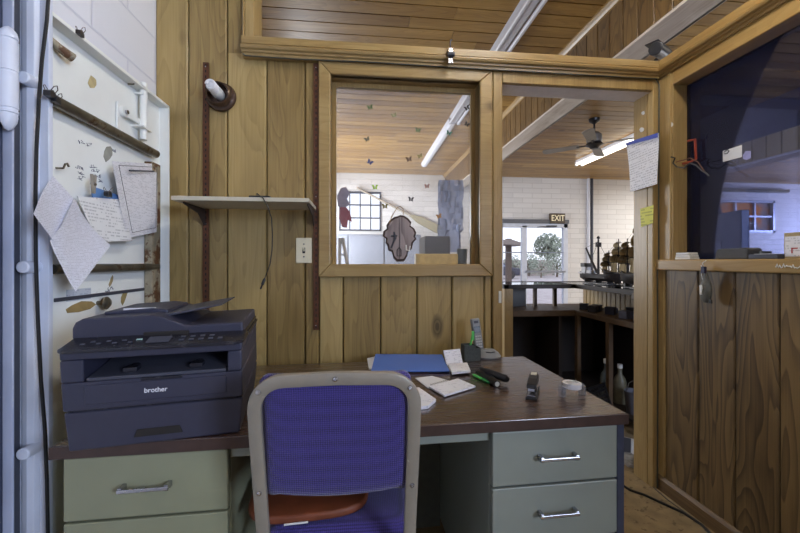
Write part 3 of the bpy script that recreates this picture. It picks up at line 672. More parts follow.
b = MB(); b.tube([(0,0,.38),(Ls*.33,0,.33)], .0016, 5); b.tube([(0,0,.38),(Ls*.2,0,.2)], .0016, 5); b.tube([(0,0,.38),(-Ls*.35,0,.12)], .0016, 5); b.build('rigging', M['rig'], o)
# sailing ships
def sail_ship(name, label, X, x0, x1, H, seed, grp):
    a = onctr(x0, X); c = onctr(x1, X); L = abs(a.y-c.y); rr = random.Random(seed)
    o = thing(name, label, 'model ship', (X,(a.y+c.y)/2,CT_), PI/2, grp)
    b = MB(); hull(b, L*.85, .11, .075, z0=.03); b.build('hull', M['hull'], o, smooth=True); cradle(o, L*.85)
    for k, (t, hh) in enumerate(((.26,.75),(-.02,1.0),(-.29,.85))):
        b = MB(); b.tube([(L*t,0,.08),(L*t,0,H*hh)], [.006,.003], 8); 
        for q in (.35,.55,.75,.9): b.tube([(L*t,-.09*(1.15-q),.08+(H*hh-.08)*q),(L*t,.09*(1.15-q),.08+(H*hh-.08)*q)], .003, 6)
        b.lathe([(0,H*hh*.62),(.014,H*hh*.62),(.016,H*hh*.65),(0,H*hh*.65)], o=(L*t,0,0), n=10)
        b.build('mast', M['rig'], o)
        for q0, q1 in ((.36,.54),(.56,.74),(.76,.89)):
            z0 = .08+(H*hh-.08)*q0; z1 = .08+(H*hh-.08)*q1; G = []
            for i in range(4):
                s = i/3; w = .09*(1.15-(q0+(q1-q0)*s)); G.append([(L*t+.01+.02*math.sin(PI*s)+rr.uniform(0,.003), -w+2*w*j/4, z0+(z1-z0)*s) for j in range(5)])
            b = MB(); b.sheet(G, .001); b.build('sail', M['sail'], o, smooth=True)
    # fore and aft sails that show side-on
    for (t0, t1, zb, zt) in ((.30,.48,.12,.5),(.02,.20,.14,.62),(-.25,-.08,.14,.6),(-.47,-.31,.13,.5)):
        b = MB(); b.prism([(L*t0,H*zb+.03),(L*t1,H*zb+.05),(L*t1-L*.03,H*zt*.75),(L*t0+L*.01,H*zt)], -.001, .001, 'y'); b.build('sail', M['sail'], o)
    b = MB(); b.tube([(L*.40,0,.10),(L*.55,0,.15)], [.005,.002], 6)
    for t, hh in ((.26,.75),(-.02,1.0),(-.29,.85)):
        for s in (-.05,.05): b.tube([(L*t-.03,s,.10),(L*t,0,H*hh*.85)], .0012, 4); b.tube([(L*t+.03,s,.10),(L*t,0,H*hh*.85)], .0012, 4)
    b.tube([(L*.55,0,.15),(L*.26,0,H*.72),(-L*.02,0,H*.96),(-L*.29,0,H*.82),(-L*.45,0,.13)], .0012, 4)
    b.build('rigging', M['rig'], o); return o
sail_ship('model_sailing_ship', 'three masted model sailing ship with tan sails, middle of the showcase top', 2.26, 601, 637, .40, 1, 'model ships on the showcase counter')
sail_ship('model_sailing_ship', 'tallest dark model sailing ship partly hidden by the doorway jamb', 2.02, 618, 662, .50, 2, 'model ships on the showcase counter')

# floor clutter right of the desk
o = thing('black_grid_tray', 'black slatted plastic tray leaning beyond the doorway beside the desk', 'tray', (*(atZ(633,455,0).xy+Vector((.10,.34))), 0), .5)
b = MB(); b.box(-.12,0,.0,.12,.02,.02); b.box(-.12,0,.28,.12,.02,.30); b.box(-.12,0,0,-.10,.02,.30); b.box(.10,0,0,.12,.02,.30)
for k in range(7): b.box(-.1,.004,.03+k*.036,.1,.014,.045+k*.036)
for k in range(5): b.box(-.085+k*.04,.004,.02,-.077+k*.04,.014,.28)
g_ = b.build('grid_panel', M['black'], o, bevel=.002); o.rotation_euler = (-.35,0,.5)
p = atZ(634,462,0)
o = thing('cable_modem', 'pale grey electronics box on the floor at the doorway foot', 'electronics box', (p.x+.02,p.y+.10,0), .9)
b = MB(); b.box(-.14,-.05,0,.14,.05,.045); b.build('casing', M['white'], o, bevel=.006)
b = MB(); b.box(-.12,-.03,.045,.12,.03,.049); b.build('vent_panel', M['dkframe'], o)
o = thing('crumpled_bag', 'crumpled clear plastic bag on the floor at the doorway foot', 'plastic bag', (p.x-.05,p.y-.03,0))
bm = bmesh.new(); bmesh.ops.create_icosphere(bm, subdivisions=3, radius=.06); rr = random.Random(9)
for v in bm.verts: v.co *= rr.uniform(.75,1.15); v.co.z = max(0, v.co.z*.55+.03)
me = bpy.data.meshes.new('bag'); bm.to_mesh(me); bm.free(); me.materials.append(glass('cloudy_bag', haze=.45, hazecol=(.75,.76,.8,1), smear=.5, rough=.15)); q = bpy.data.objects.new('bag', me); C.objects.link(q); q.parent = o

# things behind the tinted glass
o = thing('computer_monitor', 'dark flat computer monitor with slanted top seen from behind through the tinted glass', 'monitor', (0,0,0))
p0 = atX(741,258,2.0); p1 = atX(738,210,2.0); q0 = atX(697,258,2.12); q1 = atX(699,217,2.12)
b = MB(); z0 = 1.22
def slab(a, c, zt0, zt1, th):
    nn = Vector((-(c.y-a.y), c.x-a.x, 0)).normalized()*th
    vs = [(a.x,a.y,z0),(c.x,c.y,z0),(c.x,c.y,zt1),(a.x,a.y,zt0)]; return [tuple(v) for v in vs]+[(v[0]+nn.x,v[1]+nn.y,v[2]) for v in vs]
b.add(slab(p0,q0,p1.z,q1.z,-.04), [(0,1,2,3),(7,6,5,4),(0,4,5,1),(1,5,6,2),(2,6,7,3),(3,7,4,0)]); b.build('screen_housing', M['black'], o, bevel=.004)
mid = (p0+q0)/2; b = MB(); b.box(mid.x-.02,mid.y-.04,1.0,mid.x+.06,mid.y+.04,1.30); b.build('neck', M['black'], o); b = MB(); b.box(mid.x-.1,mid.y-.1,.982,mid.x+.14,mid.y+.1,1.0); b.build('foot', M['black'], o)
p = atX(704,168,2.5)
o = thing('worktable', 'table standing behind the tinted glass, hidden below the sill', 'table', (1.72,.5,0))
b = MB(); b.box(0,0,.94,.66,1.70,.98); b.build('tabletop', M['ctr_wood'], o, bevel=.004)
for u in (.03,.60):
    for v in (.03,1.60): b = MB(); b.box(u,v,0,u+.05,v+.05,.94); b.build('leg', M['ctr_dark'], o)
o = thing('high_back_chair', 'tall rounded dark chair back behind the tinted glass left of the monitor', 'chair', (2.80,2.84,0), .25)
pts = []
for k in range(17):
    a = PI*k/16; pts.append((.19*math.cos(a), 1.50+.27*math.sin(a)))
b = MB(); b.prism([(.22,.62)]+pts+[(-.22,.62)], -.04, .04, 'x'); b.build('backrest', M['black'], o, bevel=.02, seg=3)
b = MB(); b.box(.04,-.24,.45,.5,.24,.54); b.build('seat', M['black'], o, bevel=.03); b = MB(); b.cyl((.25,0,.08),(.25,0,.46),.03); b.build('column', M['chrome'], o)
for k in range(5):
    a = 2*PI*k/5; b = MB(); b.tube([(.25,0,.1),(.25+.28*math.cos(a),.28*math.sin(a),.06)], [.025,.018], 8); lg = b.build('leg', M['black'], o)
    b = MB(); b.cyl((.25+.28*math.cos(a),.28*math.sin(a)-.02,.03),(.25+.28*math.cos(a),.28*math.sin(a)+.02,.03),.03,n=14); b.build('caster', M['black'], lg)
# card taped to the glass, purple tape, receipt
GX = XR+.0705
def onglass(x, y): return atX(x, y, GX)
def glasscard(name, label, pts, mat, cat, th=.001):
    P3 = [onglass(*q) for q in pts]; c = sum(P3, Vector())/len(P3); o = thing(name, label, cat, tuple(c))
    b = MB(); b.prism([((q-c).y,(q-c).z) for q in P3], -th, 0, 'x'); b.build('card' if cat=='card' else 'strip', mat, o); return o
cd = glasscard('taped_card', 'small white card with black symbol taped on the tinted glass', [(723,151),(742,145),(742,157),(723,162)], M['paper'], 'card')
b = MB(); b.tube([(-.002,.035,.018),(-.002,.02,.024),(-.002,.012,.016),(-.002,.02,.008),(-.002,.034,.01)], .002, 6); b.build('printed_symbol', M['black'], cd)
glasscard('tape_patch', 'lilac tape patch beside the white card on the tinted glass', [(743,155),(746,151),(751,151),(751,158),(747,160),(743,159)], plain('lilac_tape', lin(150,150,200), .4), 'tape')
# red bracket and wires on pilaster / glass frame
o = thing('red_bracket', 'red C shaped metal bracket fixed on the edge of the tinted glass', 'bracket', (0,0,0))
P_ = [atX(q[0],q[1],XR+.05) for q in ((688,141),(695,139.5),(696,159),(690,162),(682,164))]
b = MB(); b.tube([tuple(v) for v in P_], .006, 8); b.build('bracket_bar', plain('red_enamel', lin(150,62,40), .4), o, smooth=True)
o = thing('loose_wire', 'tangle of dark wire dangling from the pilaster beside the tinted glass', 'wire', (0,0,0))
P_ = [atX(q[0],q[1],XR-.02) for q in ((671,157),(675,158),(673,163),(677,167),(684,168),(690,163),(696,165),(701,170),(706,173),(709,176))]
b = MB(); b.tube([tuple(v) for v in P_], .0035, 6); b.build('wire_strand', M['cable'], o, smooth=True)
P_ = [atX(q[0],q[1],XR-.015) for q in ((676,162),(684,160),(690,158),(698,162),(704,171))]
b = MB(); b.tube([tuple(v) for v in P_], .0025, 6); b.build('wire_strand', M['rail'], o, smooth=True)
pc = atX(696,178,1.8)
o = thing('black_wall_speaker', 'black box speaker just behind the tinted glass under the red bracket', 'speaker', (1.8,pc.y,pc.z), .2)
b = MB(); b.box(0,-.06,-.055,.1,.06,.055); b.build('speaker_box', M['black'], o, bevel=.006); b = MB(); b.lathe([(0,0),(.04,0),(.04,-.006),(.03,-.004),(0,.004)], o=(-.001,0,0), axis=(1,0,0)); b.build('speaker_cone', M['dark'], o, smooth=True)
b = MB(); b.tube([(.1,0,.03),(.14,0,.08),(.14,.5,.08)], .006, 6); b.build('mount_arm', M['black'], o)
# =====================================================================
# LEFT SIDE: STEEL DOOR AGAINST THE BLOCK WALL
# =====================================================================
XD = -.863
o = thing('steel_vault_door', 'white painted steel vault door lying open against the left block wall', 'steel door', (0,0,0))
zt = 1.886
b = MB()
b.box(-.925,1.135,.06,-.902,1.78,zt-.012)                         # sunk panel
b.box(-.925,1.135,zt-.012,XD,1.78,zt)                             # top flange
b.box(-.925,1.135,.05,XD,1.78,.062); b.build('door_panel', M['steel_w'], o, bevel=.0015)
b = MB(); b.box(-.925,1.768,.05,XD,1.78,zt); b.build('hinge_flange', M['steel_w'], o, bevel=.0015)
b = MB(); b.box(-.935,1.125,.02,XD,1.14,2.26); b.prism([(-.925,1.125),(-.92,1.112),(-.905,1.108),(-.89,1.112),(-.885,1.125)], .02, 2.26, 'z'); b.build('leading_edge', M['steel_b'], o, bevel=.002)
for (y, nm) in ((85,0),(267,0),(446,0)):
    z = atY(33,y,1.13).z; b = MB(); b.cyl((-.895,1.13,z),(-.895,1.082,z),.0165,n=20); b.build('lock_bolt', M['steel_b'], o, bevel=.003, smooth=True)
def bar(name, px0, px1, X, r, m, sq=False):
    r *= 1.2
    a = atX(*px0, X); c = atX(*px1, X); z = (a.z+c.z)/2; b = MB()
    if sq: b.box(X-r,a.y,z-r*1.6,X+r,c.y,z+r*1.6)
    else: b.cyl((X,a.y,z),(X,c.y,z),r,n=18)
    return b.build(name, m, o, smooth=not sq, bevel=.001 if sq else 0)
bar('cross_bar', (52,98), (156,155), -.876, .014, M['barsteel'])
bar('cross_bar', (52,269), (157,267), -.876, .012, M['barsteel'])
bar('panel_seam', (54,298), (157,289), -.901, .003, M['dkframe'], True)
b = MB(); b.box(-.898,1.645,.06,XD-.004,1.672,1.60); b.box(-.87,1.672,.06,XD-.004,1.71,1.60); b.build('rusty_angle', M['rusty'], o, bevel=.002)
p = atX(144,115,-.875); zb = atX(144,140,-.875).z; zc = atX(144,96,-.875).z
b = MB(); b.cyl((-.877,p.y,zb),(-.877,p.y,zt+.02),.0135,n=18); b.build('upright_bolt', M['steel_w'], o, bevel=.002, smooth=True)
z2 = atX(144,129,-.875).z
b = MB(); b.box(-.902,p.y-.04,z2-.004,-.858,p.y+.03,z2+.004); b.box(-.902,p.y-.02,zc,-.87,p.y+.02,zc+.008); b.build('bolt_guide', M['steel_w'], o, bevel=.001)
q1 = atX(124,112,-.885); q2 = atX(140,121,-.885)
b = MB(); b.box(-.9,q1.y-.025,q1.z-.10,-.892,q1.y+.02,q1.z+.03); b.cyl((-.9,q1.y,q1.z),(-.878,q1.y,q1.z),.02,n=18); b.box(-.893,q1.y,q1.z-.012,-.882,q2.y+.02,q1.z+.012); b.build('crank_lever', M['steel_w'], o, bevel=.002)
b = MB(); b.cyl((-.9,q1.y,q1.z),(-.87,q1.y,q1.z),.008,n=6); b.build('pivot_bolt', M['chrome'], o)
p = atX(57,47,-.888); b = MB(); b.tube([(-.9,p.y-.02,p.z+.02),(-.885,p.y,p.z),(-.87,p.y+.035,p.z-.012)], [.008,.012,.014], 10); b.build('latch_stub', M['rusty'], o, smooth=True)
p = atX(103,303,-.885); b = MB(); b.lathe([(0,-.03),(.008,-.03),(.008,0),(.02,.004),(.022,.012),(.014,.02),(0,.022)], o=tuple(p), axis=(1,0,0)); b.build('lock_knob', M['barsteel'], o, smooth=True)
for (x, y, s) in ((56,168,1),(128,84,1)):
    p = atX(x,y,-.9); b = MB(); b.tube([(-.9,p.y,p.z),(-.88,p.y,p.z),(-.875,p.y,p.z+.012),(-.875,p.y+.008,p.z+.016),(-.875,p.y+.014,p.z+.008)], .003, 8); b.build('hook', M['barsteel'], o, smooth=True)
# pen scribbles on the panel
b = MB(); rr = random.Random(4)
for (x, y) in ((78,168),(79,173),(80,178),(92,167),(94,171),(96,176),(98,181),(112,150),(80,142),(87,145),(106,292),(110,288)):
    for k in range(3):
        p = atX(x+k*1.6+rr.uniform(-.5,.5), y+rr.uniform(-.6,.6), -.9012); pts = [(-.9012, p.y+rr.uniform(-.012,.012), p.z+rr.uniform(-.006,.006)) for _ in range(4)]
        b.tube(pts, .0009, 4)
b.build('pen_marks', plain('blue_black_ink', lin(84,86,104), .6), o)
b = MB(); a = atX(67,290,-.9); c = atX(91,297,-.9)
b.box(-.9015,a.y,c.z-.005,-.9002,c.y,a.z); b.build('printed_label', printed('small_label', paper=lin(190,196,206), ink=lin(60,70,130), rows=160, u=1, v=2, marks=30), o)

def scrap(label, x, y, w, h, X, col, cat='tape', name='tape_scrap', rot=.2, group='tape scraps on the steel door'):
    p = atX(x,y,X); o = thing(name, label, cat, tuple(p), 0, group); rr = random.Random(int(x*7+y))
    pts = [(w*.5*math.cos(a)*rr.uniform(.8,1.3)+h*rot*math.sin(a), h*.5*math.sin(a)*rr.uniform(.8,1.3)) for a in [PI/4+k*PI/4 for k in range(8)]]
    MB().prism(pts, 0, .0012, 'x').build('scrap_sheet', plain('scrap_%d_%d'%(x,y), col, .8, noise=.15), o); return o
scrap('torn yellowed tape scrap above the cross bar of the steel door', 92, 82, .035, .045, -.9012, lin(190,174,128))
scrap('wide brown tape stain low on the steel door above the printer', 80, 307, .11, .03, -.9012, lin(150,128,82))
scrap('small brown paper scrap low on the steel door right of the papers', 124, 297, .03, .05, -.9012, lin(150,132,86))
scrap('narrow brown tape strip under the lower cross bar', 111, 281, .016, .04, -.9012, lin(166,146,106))
scrap('dusty grey mark label on panel near the pinned permit', 108, 153, .04, .06, -.9012, lin(150,150,140))

# binder clips and wire bundle on the end of the upper bar
def binder_clip(x, y, X, label, s=1.0):
    p = atX(x,y,X); o = thing('binder_clip', label, 'clip', tuple(p), .2, 'binder clips on the steel door')
    b = MB(); b.prism([(-.016*s,-.010*s),(.016*s,-.010*s),(.016*s,.004*s),(.0,.012*s),(-.016*s,.004*s)], -.008*s, .008*s, 'x'); b.build('clip_body', M['black'], o, bevel=.001)
    for q in (-1,1): b = MB(); b.tube([(q*.006*s,-.01*s,.006*s),(q*.012*s,-.006*s,.02*s),(q*.014*s,.004*s,.026*s),(q*.012*s,.012*s,.018*s),(q*.006*s,.01*s,.006*s)], .0012*s, 5); b.build('wire_loop', M['chrome'], o)
    return o
binder_clip(80,33,-.858,'black binder clip gripping the top flange of the steel door',.8)
binder_clip(50,94,-.85,'black binder clip at the near end of the upper cross bar',1.0)
binder_clip(56,100,-.85,'second black binder clip right beside it on the upper cross bar',.8)
binder_clip(108,194,-.845,'black binder clip holding the handwritten sheet',.9)

# cable hanging down the leading edge
pts = [atY(x,y,1.095) for x,y in ((50,-30),(47,20),(42,60),(39,100),(36.5,150),(35.5,200),(36,260),(38,320),(41,380),(45,430),(47,480),(48,540),(48,600))]
b = MB(); b.tube([tuple(p) for p in pts], .0042, 8); tag(b.build('hanging_cable', M['cable'], smooth=True), 'black cable hanging down the edge of the white steel door', 'cable')

# outer jamb with its hinge
o = thing('steel_hinge_jamb', 'blue grey steel jamb at the left edge of the photo carrying a barrel hinge', 'steel jamb', (0,0,0))
x0 = atY(2,CY,1.06).x; x1 = atY(12.5,CY,1.06).x
b = MB(); b.box(x0,1.06,0,x1,1.066,2.3); b.build('jamb_plate', M['steel_gb'], o, bevel=.002)
b = MB(); b.box(x0-.06,1.02,0,x0,1.10,2.3); b.build('inner_post', M['desk_side'], o, bevel=.002)
b = MB(); b.box(x1-.02,1.085,0,atY(20,CY,1.105).x,1.105,2.3); b.build('gap_strip', M['dkframe'], o)  # dark strip stands in for the shaded gap beside the jamb
hx = atY(8.5,80,1.045).x; hz = lambda y: atY(8.5,y,1.045).z
b = MB(); b.lathe([(0,hz(26)),(.008,hz(28)),(.016,hz(32)),(.019,hz(37)),(.019,hz(39)),(.0175,hz(39.5)),(.0175,hz(41)),(.0195,hz(41.5)),(.0195,hz(71)),(.018,hz(71.5)),(.018,hz(73)),(.0195,hz(73.5)),(.0195,hz(108)),(.0175,hz(108.5)),(.0175,hz(110)),(.0195,hz(110.5)),(.0195,hz(113)),(.0175,hz(113.5)),(.018,hz(117)),(.016,hz(122)),(.008,hz(129)),(0,hz(131))][::-1], o=(hx,1.045,0), n=28)
b.build('hinge_barrel', M['steel_b'], o, smooth=True)

# ---- papers ----
def quad_sheet(name, label, cat, P4, mat, bulge=0, n=8, th=.0006, group=None, part='sheet', parent=None, fn=None):
    """P4 = four world corners TL,TR,BR,BL"""
    c = sum(P4, Vector())/4
    o = parent or thing(name, label, cat, tuple(c), 0, group)
    TL,TR,BR,BL = [p-c for p in P4]; nn = (TR-TL).cross(BL-TL).normalized(); G = []
    for i in range(n+1):
        v = i/n; row = []
        for j in range(n+1):
            u = j/n; p = TL.lerp(TR,u).lerp(BL.lerp(BR,u), v); d = bulge*math.sin(PI*u)*math.sin(PI*v) if fn is None else fn(u,v)
            row.append(tuple(p + nn*d))
        G.append(row)
    b = MB(); b.sheet(G, th); s = b.build(part, mat, o, smooth=True)
    if parent: s.location = c - parent.location
    return o
pr_y = printed('printed_form', u=1, v=2, rows=170, marks=22, dens=.52)
pr_map = printed('printed_map_sheet', paper=lin(224,226,238), ink=lin(90,92,110), u=1, v=2, rows=230, marks=40, dens=.6)
pr_hand = printed('handwritten_sheet', paper=lin(236,236,236), ink=lin(90,88,100), u=1, v=2, rows=95, marks=14, dens=.55)
A4 = [atX(112,161,-.848), atX(157,164,-.868), atX(155,232,-.868), atX(129,238,-.850)]
o = quad_sheet('pinned_permit', 'printed permit sheet with a border pinned at the right of the steel door', 'paper', A4, pr_y, fn=lambda u,v: .006*math.sin(3*u+2*v))
c = o.location; b = MB()
def lerp4(A, u, v): return A[0].lerp(A[1],u).lerp(A[3].lerp(A[2],u), v)
nn = (A4[1]-A4[0]).cross(A4[3]-A4[0]).normalized()
ins = [lerp4(A4,u,v) + Vector((.009,0,0)) for u,v in ((.06,.05),(.94,.05),(.94,.93),(.06,.93))]
for k in range(4): b.tube([tuple(ins[k]-c), tuple(ins[(k+1)%4]-c)], .0009, 4)
h0, h1 = lerp4(A4,.25,.11)+Vector((.010,0,0)), lerp4(A4,.85,.11)+Vector((.009,0,0)); b.tube([tuple(h0-c), tuple(h1-c)], .003, 4)
b.build('printed_border', plain('print_ink', lin(70,72,84), .7), o)
# blue clipboard under the handwritten sheet
A = [atX(91,186,-.872), atX(124,197,-.872), atX(128,224,-.872), atX(95,226,-.872)]
quad_sheet('blue_folder_scrap', 'blue card behind the handwritten sheet on the steel door', 'card', A, plain('blue_card', lin(96,136,190), .6), th=.003)
A = [atX(77,196,-.856), atX(120,199.5,-.862), atX(131,241,-.858), atX(97,242,-.852)]
quad_sheet('handwritten_sheet', 'handwritten white sheet clipped in the middle of the steel door', 'paper', A, pr_hand, fn=lambda u,v: .004*math.sin(5*u)*v)
A = [atX(53,176,-.84), atX(74,199,-.84), atX(54,244,-.815), atX(32,214,-.80)]
quad_sheet('folded_map', 'tilted printed survey sheet hanging in front of the door edge', 'paper', A, pr_map, fn=lambda u,v: .004*math.sin(4*v))
A = [atX(74,198,-.832), atX(110.5,245.5,-.825), atX(75.5,291.5,-.79), atX(55,240,-.80)]
quad_sheet('curled_map', 'curled printed plan sheet hanging lowest over the steel door', 'paper', A, pr_map, fn=lambda u,v: .012*math.sin(PI*u)*(1-.3*v)+.02*max(0,v-.7)*max(0,.5-u)*4)
p = atX(93.5,184,-.852); o = thing('clothes_peg', 'grey weathered clothes peg pinching the blue card', 'peg', tuple(p), .1)
for s in (-1,1): b = MB(); b.add([( -.004,s*.002-.003,-.03),(.004,s*.002-.003,-.03),(.004,s*.002+.003,-.03),(-.004,s*.002+.003,-.03),(-.004,s*.009-.003,.03),(.004,s*.009-.003,.03),(.004,s*.009+.003,.03),(-.004,s*.009+.003,.03)], [(0,3,2,1),(4,5,6,7),(0,1,5,4),(1,2,6,5),(2,3,7,6),(3,0,4,7)]); b.build('prong', plain('peg_wood%d'%s, lin(150,142,128), .7), o, bevel=.001)
b = MB(); b.lathe([(.004,-.007),(.006,-.007),(.006,.007),(.004,.007)], axis=(0,1,0), n=14); b.build('spring', M['chrome'], o, smooth=True)

# =====================================================================
# BACK PARTITION FITTINGS
# =====================================================================
def standard(label, x, ytop, ybot):
    p = atY(x,ytop,YW-.012); q = atY(x,ybot,YW-.012)
    o = thing('slotted_standard', label, 'shelf standard', (p.x, YW, 0), 0, 'slotted shelf standards')
    b = MB(); b.box(-.0125,-.010,q.z,-.006,-.001,p.z); b.box(.006,-.010,q.z,.0125,-.001,p.z); b.box(-.0125,-.003,q.z,.0125,-.001,p.z)
    z = q.z+.01
    while z < p.z-.01: b.mat(1).box(-.0028,-.0106,z,.0028,-.0095,z+.012); z += .026
    b.mat(0).box(-.006,-.0098,q.z,.006,-.003,p.z); b.build('channel', [M['rail'], M['dark']], o)
    b = MB()
    for zz in (q.z+.02, (p.z+q.z)/2, p.z-.02): b.lathe([(0,-.002),(.004,-.002),(.003,.001),(0,.0015)], o=(0,-.0105,zz), axis=(0,-1,0), n=10)
    b.build('screw', M['chrome'], o)
    return o
standard('brown slotted standard rising beside the wall lamp', 205.5, 62, 385)
standard('brown slotted standard running right beside the partition window', 316, 63, 330)
# shelf
o = thing('wall_shelf', 'pale board shelf on two brackets under the wall lamp', 'shelf', (0,0,0))
SZ = 1.425
b = MB(); b.box(-.745,1.545,SZ,-.212,1.785,SZ+.0165); b.build('shelf_board', plain('shelf_melamine', lin(204,196,176), .5, noise=.04), o, bevel=.0015)
for x in (-.715,-.214-.008):
    b = MB(); b.prism([(1.79,SZ-.075),(1.78,SZ-.075),(1.72,SZ-.03),(1.58,SZ-.008),(1.58,SZ-.001),(1.79,SZ-.001)], x-.0022, x+.0022, 'x'); b.build('bracket', plain('bracket_dark%d'%int(x*-100), lin(58,46,42), .5), o)
p = atY(192,197,1.60); ST_ = SZ+.0168
o = thing('white_booklet', 'thin white booklet lying on the left end of the wall shelf', 'booklet', (p.x, 1.66, ST_), .05)
b = MB(); b.box(-.06,-.06,0,.06,.06,.009); b.build('cover', M['paper'], o, bevel=.001)
p = atY(262,197,1.62)
o = thing('phone_charger', 'flat black device on the wall shelf with a dangling cord', 'charger', (p.x, 1.60, ST_), -.05)
b = MB(); b.box(-.042,-.025,0,.042,.03,.012); b.build('device_body', M['black'], o, bevel=.003)
pts = [atY(x,y,1.538) for x,y in ((257,193.5),(263,198),(268,207),(271.5,218),(272.5,235),(272,250),(270,264),(265,278))]
b = MB(); b.tube([tuple(p-o.location) for p in [atY(257,195,1.59)]+pts], .0021, 7); cd = b.build('cord', M['cable'], o, smooth=True)
e = pts[-1]-o.location; e2 = atY(260.5,289,1.538)-o.location; m_ = e.lerp(e2,.6)
b = MB(); b.tube([tuple(e),tuple(e.lerp(e2,.15)),tuple(m_)], [.003,.006,.006], 10); b.tube([tuple(m_),tuple(e2)], .0035, 8); b.build('plug', M['black'], o, smooth=True)
o.rotation_euler.z = 0
# lamp holder with spiral bulb
p = atY(222,98,YW)
o = thing('wall_lamp', 'round brown wall lamp holder with spiral energy saving bulb', 'wall lamp', (p.x, YW, p.z), 0)
o.rotation_euler = (0,0,0)
ax = Vector((-.02,-1,.03)).normalized(); MX = ax.to_track_quat('Z','Y').to_matrix().to_4x4()
b = MB().xf(MX); b.lathe([(0,0),(.064,0),(.068,.008),(.064,.018),(.055,.022),(.058,.030),(.052,.038),(.051,.056),(.049,.058),(.045,.056),(.040,.02),(0,.02)], n=40); b.build('holder', plain('brown_bakelite_lamp_base', lin(84,66,56), .22, metal=.45, noise=.2, scale=20), o, smooth=True)
b = MB().xf(MX); b.lathe([(0,.02),(.022,.02),(.024,.04),(.024,.066),(.020,.076),(0,.076)], n=24); b.build('bulb_base', M['white'], o, smooth=True)
pts = []
for i in range(110):
    a = i/109*2*PI*4.5; pts.append((.0165*math.cos(a), .0165*math.sin(a), .078+i/109*.052))
b = MB().xf(MX); b.tube(pts, .0062, 8); b.lathe([(0,.07),(.012,.07),(.012,.126),(0,.128)], n=12)
b.build('spiral_tube', plain('white_bulb_glass', lin(232,232,236), .25, noise=.02), o, smooth=True)
# light switch
p = atY(304,250.5,YW)
o = thing('light_switch', 'ivory toggle light switch plate under the shelf end', 'light switch', (p.x, YW, p.z))
b = MB(); b.box(-.037,-.006,-.06,.037,0,.06); b.build('plate', M['cream'], o, bevel=.003, seg=3)
b = MB(); b.box(-.0065,-.0065,-.0135,.0065,-.006,.0135); b.build('slot', M['dark'], o); b = MB(); b.prism([(-.004,-.006),(-.018,.006),(-.018,.013),(-.004,.008)], -.004, .004, 'x'); b.build('toggle', M['cream'], o, bevel=.001)
for z in (-.03,.03): b = MB(); b.lathe([(0,0),(.0035,0),(.003,.0015),(0,.002)], o=(0,-.006,z), axis=(0,-1,0), n=12); b.build('screw', M['dkframe'], o)
# cable along moulding
pts = [atY(x,y,YW-.028) for x,y in ((246,-30),(246,20),(246,49),(251,58.6))]
zc_ = LZ-.006
pts = [Vector((-.548,YW-.012,2.9)), Vector((-.548,YW-.012,2.5)), Vector((-.548,YW-.012,2.2)), Vector((-.546,YW-.03,2.145)), Vector((-.53,YW-.034,zc_)), Vector((-.3,YW-.032,zc_-.002)), Vector((0,YW-.034,zc_+.002)), Vector((.5,YW-.033,zc_)), Vector((1.0,YW-.034,zc_-.002)), Vector((1.52,YW-.033,zc_)), Vector((1.540,YW-.03,2.10)), Vector((1.541,YW-.026,1.6)), Vector((1.541,YW-.026,1.2)), Vector((1.53,YW-.03,1.13)), Vector((1.533,YW-.03,.6)), Vector((1.53,YW-.03,.01))]
b = MB(); b.tube([tuple(p) for p in pts], .0032, 6); tag(b.build('moulding_cable', plain('grey_green_cable', lin(62,66,60), .5)), 'thin dark cable running along the ledge moulding and down the corner', 'cable')
p = atY(450,57,YW-.06)
o = thing('moulding_clip', 'small metal clip gripping the ledge moulding above window corner', 'clip', (p.x,YW-.045,LZ+.03))
b = MB(); b.box(-.012,-.03,-.04,.012,-.02,.03); b.box(-.012,-.03,.028,.012,.03,.036); b.build('clip_body', M['chrome'], o, bevel=.002); b = MB(); b.cyl((-.016,-.036,.0),(.016,-.036,.0),.01,n=14); b.tube([(0,-.02,.036),(.0,-.02,.07),(.008,-.02,.08)], .003, 6); b.build('clip_jaw', M['dkframe'], o)

# things on the window sill
p0 = atY(416,264,YW-.01); p1 = atY(458,252,YW-.01); zs = 1.1685
o = thing('wood_block', 'plain pale wooden block lying on the partition window sill', 'wood block', (0,YW+.0,zs))
b = MB(); b.box(p0.x,-.01,0,p1.x,.05,.052); b.build('block_body', plain('pale_pine_block', lin(186,160,106), .5, noise=.12, scale=40), o, bevel=.003)
p = atY(461,262,YW+.13)
o = thing('green_cup', 'dull green tumbler behind the window glass right of the wooden block', 'cup', (p.x+.012, YW+.15, zs))
b = MB(); b.lathe([(0,0),(.024,0),(.028,.082),(.026,.082),(.022,.004),(0,.004)], n=24); b.build('cup_body', plain('dull_green_cup', lin(112,124,118), .4), o, smooth=True)
